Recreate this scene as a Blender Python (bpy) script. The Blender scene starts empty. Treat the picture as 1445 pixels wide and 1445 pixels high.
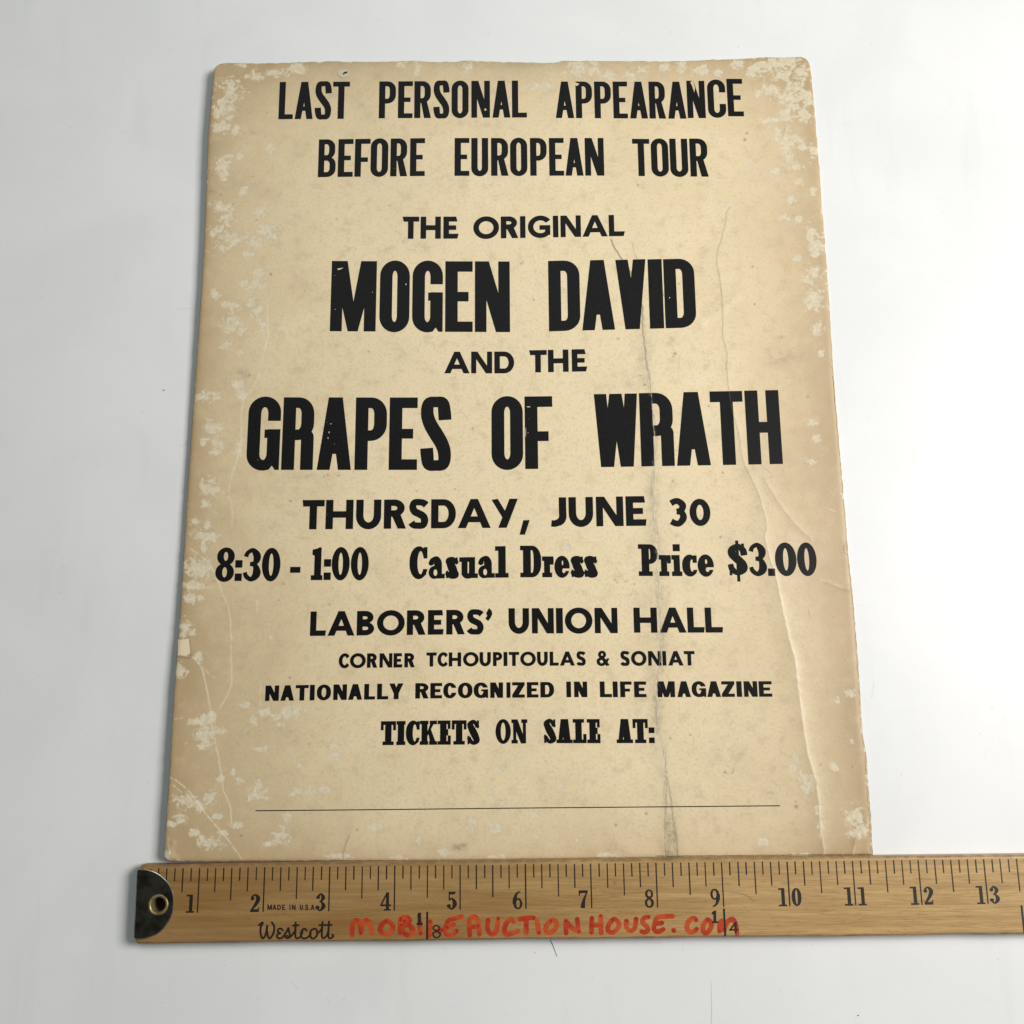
import bpy, bmesh, math, random
import numpy as np
from mathutils import Vector, Matrix
from mathutils.geometry import delaunay_2d_cdt
random.seed(7); np.random.seed(7)
sc = bpy.context.scene

# ---------------------------------------------------------------- camera
FPX, CPX = 1390.0, 722.5                     # focal length and centre in photo pixels
RC = np.array([[0.99993389, -0.00825259, -0.00800687],
               [0.00971364, 0.97889138, 0.2041502],
               [0.00615308, -0.20421448, 0.97890683]])
CARD_Z = 0.0015
CAM = np.array([0.00168792, -0.12341639, 0.40846616 + CARD_Z])
cam = bpy.data.objects.new('camera', bpy.data.cameras.new('camera'))
sc.collection.objects.link(cam)
M4 = Matrix([list(RC.T[0]) + [CAM[0]], list(RC.T[1]) + [CAM[1]], list(RC.T[2]) + [CAM[2]], [0, 0, 0, 1]])
cam.matrix_world = M4
cam.data.sensor_width = 36.0
cam.data.lens = 36.0 * FPX / 1445.0
cam.data.clip_start = 0.01
cam.data.clip_end = 50.0
sc.camera = cam

# ---------------------------------------------------------------- world, lamps, exposure
world = bpy.data.worlds.new('World'); sc.world = world; world.use_nodes = True
bg = world.node_tree.nodes['Background']
bg.inputs[0].default_value = (0.89, 1.0, 0.985, 1); bg.inputs[1].default_value = 0.115

def area(name, loc, target, size, power, col):
    l = bpy.data.lights.new(name, 'AREA'); l.shape = 'RECTANGLE'; l.size, l.size_y = size
    l.energy = power; l.color = col
    o = bpy.data.objects.new(name, l); sc.collection.objects.link(o)
    o.location = loc
    o.rotation_euler = (Vector(target) - Vector(loc)).to_track_quat('-Z', 'Y').to_euler()
    return o
area('window_light', (0.84, 0.12, 0.86), (0.0, -0.03, 0.0), (0.46, 0.46), 15.7, (1.0, 0.972, 0.945))
area('overhead_fill', (-0.05, 0.75, 1.30), (-0.05, 0.0, 0.0), (0.8, 0.6), 3.4, (0.92, 1.0, 0.97))  # added fill from overhead, no such lamp is seen
sc.view_settings.view_transform = 'Standard'; sc.view_settings.look = 'None'
sc.view_settings.exposure = 0.0; sc.view_settings.gamma = 1.0
sc.view_settings.use_curve_mapping = False

# ---------------------------------------------------------------- helpers
def P(u, v, z):
    """point of the plane at height z seen at photo pixel (u, v)"""
    u = np.asarray(u, float); v = np.asarray(v, float); z = np.asarray(z, float)
    d = np.stack([(u - CPX) / FPX, -(v - CPX) / FPX, -np.ones_like(u + v)], -1) @ RC
    t = (z - CAM[2]) / d[..., 2]
    return CAM + d * t[..., None]

def mesh_obj(name, verts, faces, mats, parent=None, origin=(0, 0, 0), smooth=False, mat_idx=None):
    me = bpy.data.meshes.new(name)
    vv = np.asarray(verts, float) - np.asarray(origin, float)
    me.from_pydata([tuple(p) for p in vv], [], faces)
    for m in (mats if isinstance(mats, (list, tuple)) else [mats]): me.materials.append(m)
    if mat_idx is not None: me.polygons.foreach_set('material_index', mat_idx)
    if smooth: me.polygons.foreach_set('use_smooth', [True] * len(me.polygons))
    me.update()
    o = bpy.data.objects.new(name, me); sc.collection.objects.link(o)
    if parent is not None: o.parent = parent
    else: o.location = origin
    return o

def root(name, loc, label, cat):
    o = bpy.data.objects.new(name, None); sc.collection.objects.link(o)
    o.location = loc; o.empty_display_size = 0.02
    o['label'] = label; o['category'] = cat
    return o

class NT:
    def __init__(s, name):
        s.m = bpy.data.materials.new(name); s.m.use_nodes = True
        s.t = s.m.node_tree; s.b = s.t.nodes['Principled BSDF']
    def n(s, typ, **kw):
        x = s.t.nodes.new('ShaderNode' + typ)
        for k, v in kw.items(): setattr(x, k, v)
        return x
    def set(s, sock, val):
        if isinstance(val, bpy.types.NodeSocket): s.t.links.new(val, sock)
        elif isinstance(val, (tuple, list)) and len(val) == 3 and sock.type == 'RGBA': sock.default_value = (*val, 1)
        else: sock.default_value = val
    def math(s, op, a, b=0.0, c=0.0, clamp=False):
        x = s.n('Math', operation=op, use_clamp=clamp)
        s.set(x.inputs[0], a); s.set(x.inputs[1], b); s.set(x.inputs[2], c); return x.outputs[0]
    def mix(s, f, a, b, blend='MIX'):
        x = s.n('Mix', data_type='RGBA', blend_type=blend)
        s.set(x.inputs[0], f); s.set(x.inputs[6], a); s.set(x.inputs[7], b); return x.outputs[2]
    def ramp(s, v, a, b, lo=0.0, hi=1.0):
        x = s.n('MapRange', interpolation_type='SMOOTHSTEP')
        for i, q in enumerate((v, a, b, lo, hi)): s.set(x.inputs[i], q)
        return x.outputs[0]
    def coord(s, scale=(1, 1, 1), loc=(0, 0, 0)):
        c = s.n('TexCoord'); mp = s.n('Mapping')
        mp.inputs['Scale'].default_value = scale; mp.inputs['Location'].default_value = loc
        s.t.links.new(c.outputs['Object'], mp.inputs[0]); return mp.outputs[0]
    def noise(s, vec, scale, detail=4.0, rough=0.5, dist=0.0):
        x = s.n('TexNoise'); s.t.links.new(vec, x.inputs['Vector'])
        x.inputs['Scale'].default_value = scale; x.inputs['Detail'].default_value = detail
        x.inputs['Roughness'].default_value = rough; x.inputs['Distortion'].default_value = dist
        return x.outputs['Fac']
    def attr(s, name):
        x = s.n('Attribute', attribute_name=name); return x.outputs['Fac']
    def bump(s, h, strength, dist):
        x = s.n('Bump'); x.inputs['Strength'].default_value = strength; x.inputs['Distance'].default_value = dist
        s.t.links.new(h, x.inputs['Height']); s.t.links.new(x.outputs[0], s.b.inputs['Normal'])
    def out(s, col, rough, spec=0.5, metal=0.0):
        s.set(s.b.inputs['Base Color'], col); s.set(s.b.inputs['Roughness'], rough)
        s.set(s.b.inputs['Specular IOR Level'], spec); s.set(s.b.inputs['Metallic'], metal)
        return s.m

# ---------------------------------------------------------------- materials
def mat_table():
    k = NT('white_painted_table'); c = k.coord()
    n1 = k.noise(c, 14, 4, .55, .6); n2 = k.noise(c, 120, 3, .6); n3 = k.noise(k.coord((1, .18, 1)), 60, 4, .6)
    col = k.mix(k.ramp(n1, .35, .7), (.765, .765, .762), (.805, .803, .80))
    col = k.mix(k.math('MULTIPLY', k.ramp(n3, .56, .78), .26), col, (.66, .655, .64))
    col = k.mix(k.math('MULTIPLY', k.ramp(n2, .62, .74), .10), col, (.60, .59, .57))
    sp = k.noise(c, 520, 1, .5)
    col = k.mix(k.math('MULTIPLY', k.ramp(sp, .80, .84), .5), col, (.35, .33, .30))
    r = k.math('ADD', k.math('MULTIPLY', k.noise(c, 40, 5, .6), .22), .30)
    sm = k.noise(c, 900, 3, .6)
    k.bump(k.math('ADD', k.math('MULTIPLY', sm, .25), k.noise(c, 60, 3, .5)), .10, .0006)
    return k.out(col, r, .42)

def mat_plain(name, col, rough, spec=.4, metal=0.0):
    return NT(name).out(col, rough, spec, metal)

CREAM = (.825, .680, .440); TAN = (.450, .322, .176)
def mat_card():
    k = NT('aged_card_stock'); c = k.coord()
    tone, flake, cl, cd, dirt = (k.attr(a) for a in ('tone', 'flake', 'crack_light', 'crack_dark', 'dirt'))
    n1 = k.noise(c, 26, 5, .6, .4); n2 = k.noise(c, 170, 5, .65); n3 = k.noise(c, 900, 3, .6)
    t = k.math('ADD', tone, k.math('MULTIPLY', k.math('SUBTRACT', n1, .5), .55), clamp=True)
    col = k.mix(t, CREAM, TAN)
    col = k.mix(k.math('MULTIPLY', k.ramp(n2, .50, .74), .34), col, (.45, .33, .20))
    col = k.mix(k.math('MULTIPLY', k.ramp(n2, .52, .25), .16), col, (.84, .71, .47))
    col = k.mix(k.math('MULTIPLY', k.ramp(n3, .46, .72), .30), col, (.46, .35, .21))
    # foxing: small brown spots
    vo = k.n('TexVoronoi', feature='F1'); k.t.links.new(c, vo.inputs['Vector']); vo.inputs['Scale'].default_value = 62
    sep = k.n('SeparateColor'); k.t.links.new(vo.outputs['Color'], sep.inputs[0])
    rad = k.math('MULTIPLY', k.ramp(sep.outputs[0], .55, 1.0), .075)
    fox = k.math('MULTIPLY', k.ramp(k.math('SUBTRACT', rad, vo.outputs['Distance']), 0.0, .035), k.math('MULTIPLY', sep.outputs[1], .6))
    col = k.mix(fox, col, (.20, .13, .07))
    # grime
    gn = k.noise(c, 330, 5, .7)
    col = k.mix(k.math('MULTIPLY', dirt, k.ramp(gn, .30, .72), clamp=True), col, (.27, .22, .15))
    # lost paper skin
    fn = k.noise(c, 210, 8, .70, 1.3); fn2 = k.noise(c, 620, 4, .6)
    fv = k.math('ADD', k.math('ADD', flake, k.math('MULTIPLY', k.math('SUBTRACT', fn, .5), 2.6)), k.math('MULTIPLY', k.math('SUBTRACT', fn2, .5), .6))
    fm = k.math('MULTIPLY', k.ramp(fv, .38, .68), k.ramp(flake, .05, .25))
    fcol = k.mix(k.ramp(fn2, .35, .7), (.640, .560, .400), (.745, .680, .520))
    col = k.mix(k.math('MULTIPLY', fm, .80), col, fcol)
    col = k.mix(k.math('MULTIPLY', cl, k.ramp(k.noise(c, 420, 3, .6), .30, .55), clamp=True), col, (.86, .76, .56))
    col = k.mix(k.math('MULTIPLY', cd, k.ramp(k.noise(c, 380, 3, .6), .12, .42), clamp=True), col, (.13, .10, .07))
    h = k.math('ADD', k.math('MULTIPLY', n3, .5), k.math('ADD', k.math('MULTIPLY', n2, .9), k.math('MULTIPLY', fm, -.8)))
    k.bump(h, .35, .00022)
    return k.out(col, k.math('ADD', .44, k.math('MULTIPLY', fm, .25)), .36)

def mat_ink():
    k = NT('black_printing_ink'); c = k.coord()
    n1 = k.noise(c, 520, 4, .65); n2 = k.noise(c, 46, 3, .6); n3 = k.noise(c, 1700, 2, .5)
    wear = k.ramp(k.math('ADD', n1, k.math('MULTIPLY', k.math('SUBTRACT', n2, .5), .45)), .775, .83)
    col = k.mix(k.ramp(n3, .35, .7), (.004, .004, .004), (.008, .0077, .0075))
    col = k.mix(k.math('MULTIPLY', wear, .45), col, (.46, .38, .26))
    k.bump(k.math('ADD', n3, k.math('MULTIPLY', n1, 1.2)), .20, .00018)
    return k.out(col, .40, .14)

def mat_wood():
    k = NT('varnished_maple')
    c = k.coord()
    a = k.noise(k.coord((1, 22, 22)), 26, 5, .6, .25); b = k.noise(k.coord((1, 30, 30), (3, 1, 0)), 95, 4, .62, .2)
    d = k.noise(k.coord((1, 6, 6), (1, 5, 0)), 7, 3, .5, .3)
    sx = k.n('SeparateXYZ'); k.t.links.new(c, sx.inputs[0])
    end_tone = k.ramp(k.math('ADD', sx.outputs[0], k.math('MULTIPLY', k.math('SUBTRACT', d, .5), .10)), .02, .30)     # wood colour goes darker towards the left end
    col = k.mix(k.ramp(a, .30, .70), k.mix(end_tone, (.315, .175, .056), (.535, .350, .150)), k.mix(end_tone, (.225, .114, .032), (.405, .245, .098)))
    col = k.mix(k.math('MULTIPLY', k.ramp(b, .48, .68), .60), col, (.235, .130, .048))
    col = k.mix(k.math('MULTIPLY', k.ramp(d, .50, .72), .22), col, (.560, .390, .195))
    fl = k.noise(k.coord((1, 8, 8), (0, 2, 0)), 330, 2, .6)
    col = k.mix(k.math('MULTIPLY', k.ramp(fl, .62, .74), .55), col, (.15, .080, .030))
    e = k.attr('edge_grime')
    col = k.mix(k.math('MULTIPLY', e, k.ramp(k.noise(c, 260, 4, .6), .25, .7)), col, (.16, .10, .045))
    k.bump(b, .10, .0003)
    return k.out(col, .36, .40)

def mat_marker():
    k = NT('red_marker_ink'); c = k.coord()
    n = k.noise(c, 210, 3, .5); n2 = k.noise(k.coord((1, 14, 1)), 90, 4, .6)
    col = k.mix(k.ramp(n, .36, .66), (.40, .030, .009), (.52, .080, .016))
    col = k.mix(k.math('MULTIPLY', k.ramp(n2, .5, .75), .30), col, (.20, .015, .006))
    return k.out(col, .38, .4)

def mat_metal(name, col, rough):
    k = NT(name); c = k.coord()
    n = k.noise(c, 160, 5, .6); s2 = k.noise(k.coord((1, 9, 1)), 500, 3, .6)
    cc = k.mix(k.ramp(n, .38, .66), col, (col[0] * .42, col[1] * .36, col[2] * .28)); cc = k.mix(k.math('MULTIPLY', k.ramp(k.noise(c, 420, 4, .6, 1.0), .55, .7), .5), cc, (col[0] * .3, col[1] * .33, col[2] * .3))
    k.bump(s2, .06, .0002)
    return k.out(cc, k.math('ADD', rough, k.math('MULTIPLY', n, .15)), .5, 1.0)

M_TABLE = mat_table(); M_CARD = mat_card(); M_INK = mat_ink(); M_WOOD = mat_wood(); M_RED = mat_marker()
M_SPECK = mat_plain('dark_grit', (.10, .09, .085), .7); M_SCR = mat_plain('scratch_grey', (.58, .57, .56), .6)
M_FAINT = mat_plain('faint_mark', (.70, .70, .69), .45)
M_EDGE = mat_plain('card_edge_fibre', (.50, .40, .26), .85, .2)
M_MARK = mat_plain('ruler_print', (.018, .012, .008), .45)
M_NICKEL = mat_metal('dull_nickel', (.17, .152, .12), .20); M_BEAD = mat_metal('rim_highlight', (.62, .62, .57), .16); M_BRASS = mat_metal('aged_brass', (.42, .33, .17), .34); M_BRASS.node_tree.nodes['Principled BSDF'].inputs['Metallic'].default_value = .65  # rim bead in brighter nickel, its highlight painted into the colour
M_RED2 = mat_plain('red_ink_pool', (.33, .024, .008), .4); M_STAIN = mat_plain('old_stain', (.27, .20, .085), .5)
M_HOLE = mat_plain('dark_hole', (.012, .010, .008), .8)
M_RIP = mat_plain('raw_paper_patch', (.74, .60, .42), .8, .2)

# ---------------------------------------------------------------- 2D drawing kit: painted polygons
def ccw(p):
    a = 0.0
    for i in range(len(p)):
        x0, y0 = p[i]; x1, y1 = p[(i + 1) % len(p)]; a += x0 * y1 - x1 * y0
    return list(p) if a > 0 else list(p)[::-1]
def Rr(x0, y0, x1, y1): return [(x0, y0), (x1, y0), (x1, y1), (x0, y1)]
def RR(x0, y0, x1, y1, rx, ry, cor='1111', n=7, e=2.0):
    """rounded rectangle, cor = tl tr br bl"""
    rx = min(rx, (x1 - x0) / 2); ry = min(ry, (y1 - y0) / 2); out = []
    def arc(cx, cy, a0):
        for i in range(n + 1):
            a = a0 + math.pi / 2 * i / n; c, s = math.cos(a), math.sin(a)
            out.append((cx + rx * math.copysign(abs(c) ** (2 / e), c), cy + ry * math.copysign(abs(s) ** (2 / e), s)))
    tl, tr, br, bl = (q == '1' for q in cor)
    arc(x1 - rx, y1 - ry, 0) if tr else out.append((x1, y1))
    arc(x0 + rx, y1 - ry, math.pi / 2) if tl else out.append((x0, y1))
    arc(x0 + rx, y0 + ry, math.pi) if bl else out.append((x0, y0))
    arc(x1 - rx, y0 + ry, 1.5 * math.pi) if br else out.append((x1, y0))
    res = []
    for p in out:
        if not res or math.hypot(p[0] - res[-1][0], p[1] - res[-1][1]) > 1e-6: res.append(p)
    if math.hypot(res[0][0] - res[-1][0], res[0][1] - res[-1][1]) < 1e-6: res.pop()
    return res
def EL(cx, cy, rx, ry, n=20): return [(cx + rx * math.cos(2 * math.pi * i / n), cy + ry * math.sin(2 * math.pi * i / n)) for i in range(n)]
def catmull(pts, sub=6, closed=False):
    out = []; n = len(pts); pts = [np.array(p, float) for p in pts]
    for i in range(n if closed else n - 1):
        if closed: p0, p1, p2, p3 = pts[i - 1], pts[i], pts[(i + 1) % n], pts[(i + 2) % n]
        else: p0, p1, p2, p3 = pts[max(i - 1, 0)], pts[i], pts[i + 1], pts[min(i + 2, n - 1)]
        for j in range(sub):
            t = j / sub
            out.append(.5 * ((2 * p1) + (p2 - p0) * t + (2 * p0 - 5 * p1 + 4 * p2 - p3) * t * t + (3 * p1 - p0 - 3 * p2 + p3) * t ** 3))
    if not closed: out.append(pts[-1])
    return out
def ST(pts, w, sub=6, caps=False, closed=False, smooth=True, asp=1.0):
    """brush stroke along pts; each point (x, y) or (x, y, width). Returns a list of positive pieces."""
    q = [(p[0], p[1] * asp, (p[2] if len(p) > 2 else w)) for p in pts]
    c = catmull(q, sub, closed) if smooth else [np.array(p, float) for p in q]
    L, R_ = [], []; n = len(c)
    for i in range(n):
        if closed: d = c[(i + 1) % n][:2] - c[i - 1][:2]
        else: d = c[min(i + 1, n - 1)][:2] - c[max(i - 1, 0)][:2]
        d = d / (np.linalg.norm(d) + 1e-12); nn = np.array([-d[1], d[0]]) * c[i][2] / 2
        L.append(c[i][:2] + nn); R_.append(c[i][:2] - nn)
    out = []
    for i in range(n if closed else n - 1):
        j = (i + 1) % n
        out.append((1, [(p[0], p[1] / asp) for p in (L[i], R_[i], R_[j], L[j])]))
    if caps:
        for e in (c[0], c[-1]): out.append((1, [(x, y / asp) for x, y in EL(e[0], e[1], e[2] / 2, e[2] / 2, 14)]))
    return out

def paint(ops, extra=None, eps=1e-5):
    """union/difference of painted polygons -> verts, triangles"""
    vs, fs, sg = [], [], []
    for s, p in ops:
        p = ccw(p); fs.append(list(range(len(vs), len(vs) + len(p)))); vs += [Vector((float(a), float(b))) for a, b in p]; sg.append(s)
    if extra: vs += [Vector((float(a), float(b))) for a, b in extra]
    v, e, f, ov, oe, of = delaunay_2d_cdt(vs, [], fs, 0, eps)
    vx = np.array([(p.x, p.y) for p in v]); tri = np.array([t for t in f if len(t) == 3]); cen = vx[tri].mean(1)
    last = np.full(len(tri), 0)
    for sgn, idx in zip(sg, fs):
        q = np.array([(vs[i].x, vs[i].y) for i in idx]); lo, hi = q.min(0), q.max(0)
        cand = np.nonzero((cen[:, 0] > lo[0]) & (cen[:, 0] < hi[0]) & (cen[:, 1] > lo[1]) & (cen[:, 1] < hi[1]))[0]
        if not len(cand): continue
        x, y = cen[cand, 0][:, None], cen[cand, 1][:, None]; q2 = np.roll(q, -1, 0)
        dy = np.where(q2[:, 1] == q[:, 1], 1e-30, q2[:, 1] - q[:, 1])
        c = ((q[:, 1] > y) != (q2[:, 1] > y)) & (x < (q2[:, 0] - q[:, 0]) * (y - q[:, 1]) / dy + q[:, 0])
        last[cand[c.sum(1) % 2 == 1]] = sgn
    keep = [list(map(int, t)) for t, l in zip(tri, last) if l > 0]
    used = sorted({i for t in keep for i in t}); mp = {a: b for b, a in enumerate(used)}
    return [(v[i].x, v[i].y) for i in used], [[mp[i] for i in t] for t in keep]

# ---------------------------------------------------------------- letter shapes (cap height 1, box width w)
class Font:
    def __init__(s, stem, bar, ry, slant=0.0, geo=False, kind='sans', irx=1.0): s.s, s.b, s.ry, s.sl, s.geo, s.kind, s.irx = stem, bar, ry, slant, geo, kind, irx
def ring(w, s, b, ry, y0=0.0, y1=1.0, x0=0.0):
    return [(1, RR(x0, y0, x0 + w, y1, w / 2, ry)), (-1, RR(x0 + s, y0 + b, x0 + w - s, y1 - b, (w - 2 * s) / 2, max(ry - b * .9, .03)))]
def sans(ch, w, F):
    s, b, ry, sl, g = F.s, F.b, F.ry, F.sl, F.geo
    A = []; a = lambda *q: A.extend((1, x) for x in q); m = lambda *q: A.extend((-1, x) for x in q)
    def foot(y0, y1, x1): return [(0, y0), (x1 - sl, y0), (x1, y1), (0, y1)] if y0 < .3 else [(0, y0), (x1, y0), (x1 - sl, y1), (0, y1)]
    if ch == 'I': a(Rr(0, 0, w, 1))
    elif ch == 'L': a(Rr(0, 0, s, 1), foot(0, b, w))
    elif ch == 'T': a([(sl, 1 - b), (w, 1 - b), (w, 1), (0, 1)], Rr((w - s) / 2, 0, (w + s) / 2, 1))
    elif ch in 'EF':
        a(Rr(0, 0, s, 1), foot(1 - b, 1, w - (sl if ch == 'E' else 0)))
        ym = .50 if ch == 'E' else .45
        a(Rr(0, ym - b * .46, w * (.85 if not g else .84), ym + b * .46))
        if ch == 'E': a(foot(0, b, w))
    elif ch == 'H': a(Rr(0, 0, s, 1), Rr(w - s, 0, w, 1), Rr(0, .5 - b / 2, w, .5 + b / 2))
    elif ch == 'N':
        k = s * .92; a(Rr(0, 0, k, 1), Rr(w - k, 0, w, 1), [(0, 1), (k * 1.22, 1), (w, 0), (w - k * 1.22, 0)])
    elif ch == 'M':
        k = s * .95; a(Rr(0, 0, k, 1), Rr(w - k, 0, w, 1), [(0, 1), (k * 1.35, 1), (w / 2 + k * .42, 0), (w / 2 - k * .42, 0)], [(w, 1), (w - k * 1.35, 1), (w / 2 - k * .42, 0), (w / 2 + k * .42, 0)])
    elif ch == 'A':
        t = s * (1.10 if not g else 1.0) / 2; k = s * (1.0 if not g else 1.12); y = .20 if g else .22
        a([(0, 0), (k, 0), (w / 2 + t, 1), (w / 2 - t, 1)], [(w, 0), (w - k, 0), (w / 2 - t, 1), (w / 2 + t, 1)])
        x = (w / 2 - t) * y; a([(x + k * .6, y), (w - x - k * .6, y), (w - x - k * .8, y + b * .92), (x + k * .8, y + b * .92)])
        if g: A[:] = A
    elif ch == 'V':
        t = s * .58; k = s * 1.02
        a([(0, 1), (k, 1), (w / 2 + t, 0), (w / 2 - t, 0)], [(w, 1), (w - k, 1), (w / 2 - t, 0), (w / 2 + t, 0)])
    elif ch == 'W':
        q, k, t = .275 * w, s * .96, s * .5
        for f in (lambda x: x, lambda x: w - x):
            a([(f(0), 1), (f(k), 1), (f(q + t), 0), (f(q - t), 0)], [(f(w / 2 - k / 2), 1), (f(w / 2 + k / 2), 1), (f(q + t), 0), (f(q - t), 0)])
    elif ch == 'Y':
        k = s * 1.12
        if g: a([(w - k * 1.02, 1), (w, 1), (w * .25 + k * 1.02, 0), (w * .25, 0)], [(0, .97), (k * .75, 1.0), (w * .62, .42), (w * .42, .34)])
        else: a([(0, 1), (k, 1), (w / 2 + s / 2, .36), (w / 2 - s / 2, .36)], [(w, 1), (w - k, 1), (w / 2 - s / 2, .36), (w / 2 + s / 2, .36)], Rr(w / 2 - s / 2, 0, w / 2 + s / 2, .45))
    elif ch == 'Z': a(Rr(0, 1 - b, w, 1), Rr(0, 0, w, b), [(0, b * .9), (s * 1.35, b * .9), (w, 1 - b * .9), (w - s * 1.35, 1 - b * .9)])
    elif ch == 'O':
        o = .018 if g else .01; A += ring(w, s, b, ry + o, -o, 1 + o)
    elif ch in 'CG':
        o = .018 if g else .01; A += ring(w if not g else w * 1.12, s, b, ry + o, -o, 1 + o)
        if g:
            m([(w * .55, .5), (w * 1.3, 1.02), (w * 1.3, -.02 if ch == 'C' else .5)])
            m(Rr(w, -.1, w * 1.3, 1.1)) if ch == 'G' else m([(w * .96, -.1), (w * 1.3, -.1), (w * 1.3, 1.1), (w * .96, 1.1)])
            if ch == 'G': a(Rr(w * .52, .36, w, .57), Rr(w - s * .95, .12, w, .57))
        elif ch == 'C': m(Rr(w / 2, .36, w * 1.1, .67))
        else:
            m(Rr(w * .5, .56, w * 1.1, .675)); a(Rr(w - s, 0.0, w, .555), Rr(w * .52, .44, w, .555)); m([(w - s * .9, -.02), (w - s * .25, -.02), (w - s * .55, .06)])
    elif ch == 'D': a(RR(0, 0, w, 1, w * (.62 if not g else .6), ry + .0, '0110')); m(RR(s, b, w - s, 1 - b, (w - 2 * s) * .8, max(ry - b * .9, .03), '0110'))
    elif ch in 'PR':
        yb = .40 if ch == 'P' else .41; h = (1 - yb) / 2; wb = w if ch == 'P' or not g else w * .95
        a(RR(0, yb, wb * (1 if ch == 'P' else .98), 1, wb * .6, min(ry * 1.1, h), '0110')); m(RR(s * .95, yb + b, wb * (1 if ch == 'P' else .98) - s, 1 - b, (wb - 2 * s) * .7, min(max(ry - b * .9, .03) * 1.1, h - b), '0110'))
        a(Rr(0, 0, s, 1))
        if ch == 'R':
            x = s * 1.05 if not g else s * .95
            a([(x, yb + b * .5), (w * .60 + s * .35, yb + b * .6), (w, 0), (w - s * 1.12, 0)]) if not F.irx < 1 else a(RR(w - s * 1.02, 0, w * .985, yb + b * .95, s * .5, .1, '0100'))
    elif ch == 'B':
        for y0, y1, ww in ((.47, 1, w * .95), (0, .545, w)):
            a(RR(0, y0, ww, y1, ww * .55, min(ry, (y1 - y0) / 2), '0110'))
        for y0, y1, ww in ((.47, 1, w * .95), (0, .545, w)):
            m(RR(s * .95, y0 + b * (.85 if y0 > .2 else 1), ww - s * .95, y1 - b * (1 if y0 > .2 else .85), (ww - 2 * s) * .7, max(min(ry, (y1 - y0) / 2) - b * .8, .03), '0110'))
    elif ch == 'U':
        o = .015; a(RR(0, -o, w, 1, w / 2, min(ry, .45), '0011')); m(RR(s, b, w - s, 1.2, (w - 2 * s) / 2, max(min(ry, .45) - b * .9, .05), '0011'))
    elif ch == 'J':
        if g: A += ST([(w - s / 2, 1, s), (w - s / 2, .55, s), (w - s / 2, .33, s), (w - s * .78, .19, s), (w - s * 1.5, b * .52, b), (w * .2, b * .5, b), (0, b * .55, b)], s, 6)
    elif ch == 'S':
        h, v = s, b; o = .012
        p = [(w - h * .5, .69, h), (w - h * .55, .80, h), (w * .72, 1 + o - v * .62, (h + v) / 2), (w / 2, 1 + o - v / 2, v), (w * .26, 1 + o - v * .66, (h + v) / 2), (h * .53, .775, h), (h * .75, .64, h * 1.05), (w / 2, .5, h * 1.10),
             (w - h * .75, .36, h * 1.05), (w - h * .53, .225, h), (w * .74, v * .66 - o, (h + v) / 2), (w / 2, v / 2 - o, v), (w * .28, v * .62 - o, (h + v) / 2), (h * .55, .20, h), (h * .5, .30, h)]
        if g:
            p = [(w - h * .35, .80, h * .95), (w * .74, .875, h * .9), (w * .52, 1 + o - v * .5, v), (w * .28, .885, h * .9), (h * .55, .73, h * .95), (w * .30, .585, h), (w / 2, .51, h), (w * .72, .42, h),
                 (w - h * .55, .27, h), (w * .72, .115, h * .9), (w * .47, v * .5 - o, v), (w * .25, .12, h * .9), (h * .38, .21, h * .95)]
        A += ST(p, s, 6)
    elif ch == ',': a([(w * .38, 1), (w, 1), (w * .52, 0), (0, 0)])
    elif ch == "'": a([(w * .12, .62), (w * .55, 1.04), (w * .95, .82), (w * 1.05, .55), (w * .82, .25), (w * .42, -.04), (0, .18), (w * .30, .40)])
    elif ch == '&':
        A += ring(w * .62, s * .8, b * .8, .26, .50, 1.02, w * .12); A += ring(w * .76, s * .85, b * .85, .28, -.02, .58, 0)
        A += [(1, [(w * .30, .56), (w * .56, .60), (w, .04), (w * .74, -.02)]), (1, [(w * .66, .20), (w * .80, .50), (w, .50), (w * .78, .14)])]
    elif ch == '3': A += ST([(w * .10, .83, s * .9), (w * .30, .895, b), (w * .52, .905, b), (w - s * .56, .76, s), (w * .68, .575, b), (w * .42, .53, b * .95)], s, 6) + ST([(w * .42, .53, b * .95), (w * .70, .49, b), (w - s * .52, .30, s), (w * .55, .10, b), (w * .30, .10, b), (w * .08, .17, s * .9)], s, 6)
    elif ch == '0': A += ring(w, s, b, .5)
    elif ch == '.': a(Rr(0, 0, w, 1))
    return A
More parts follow.
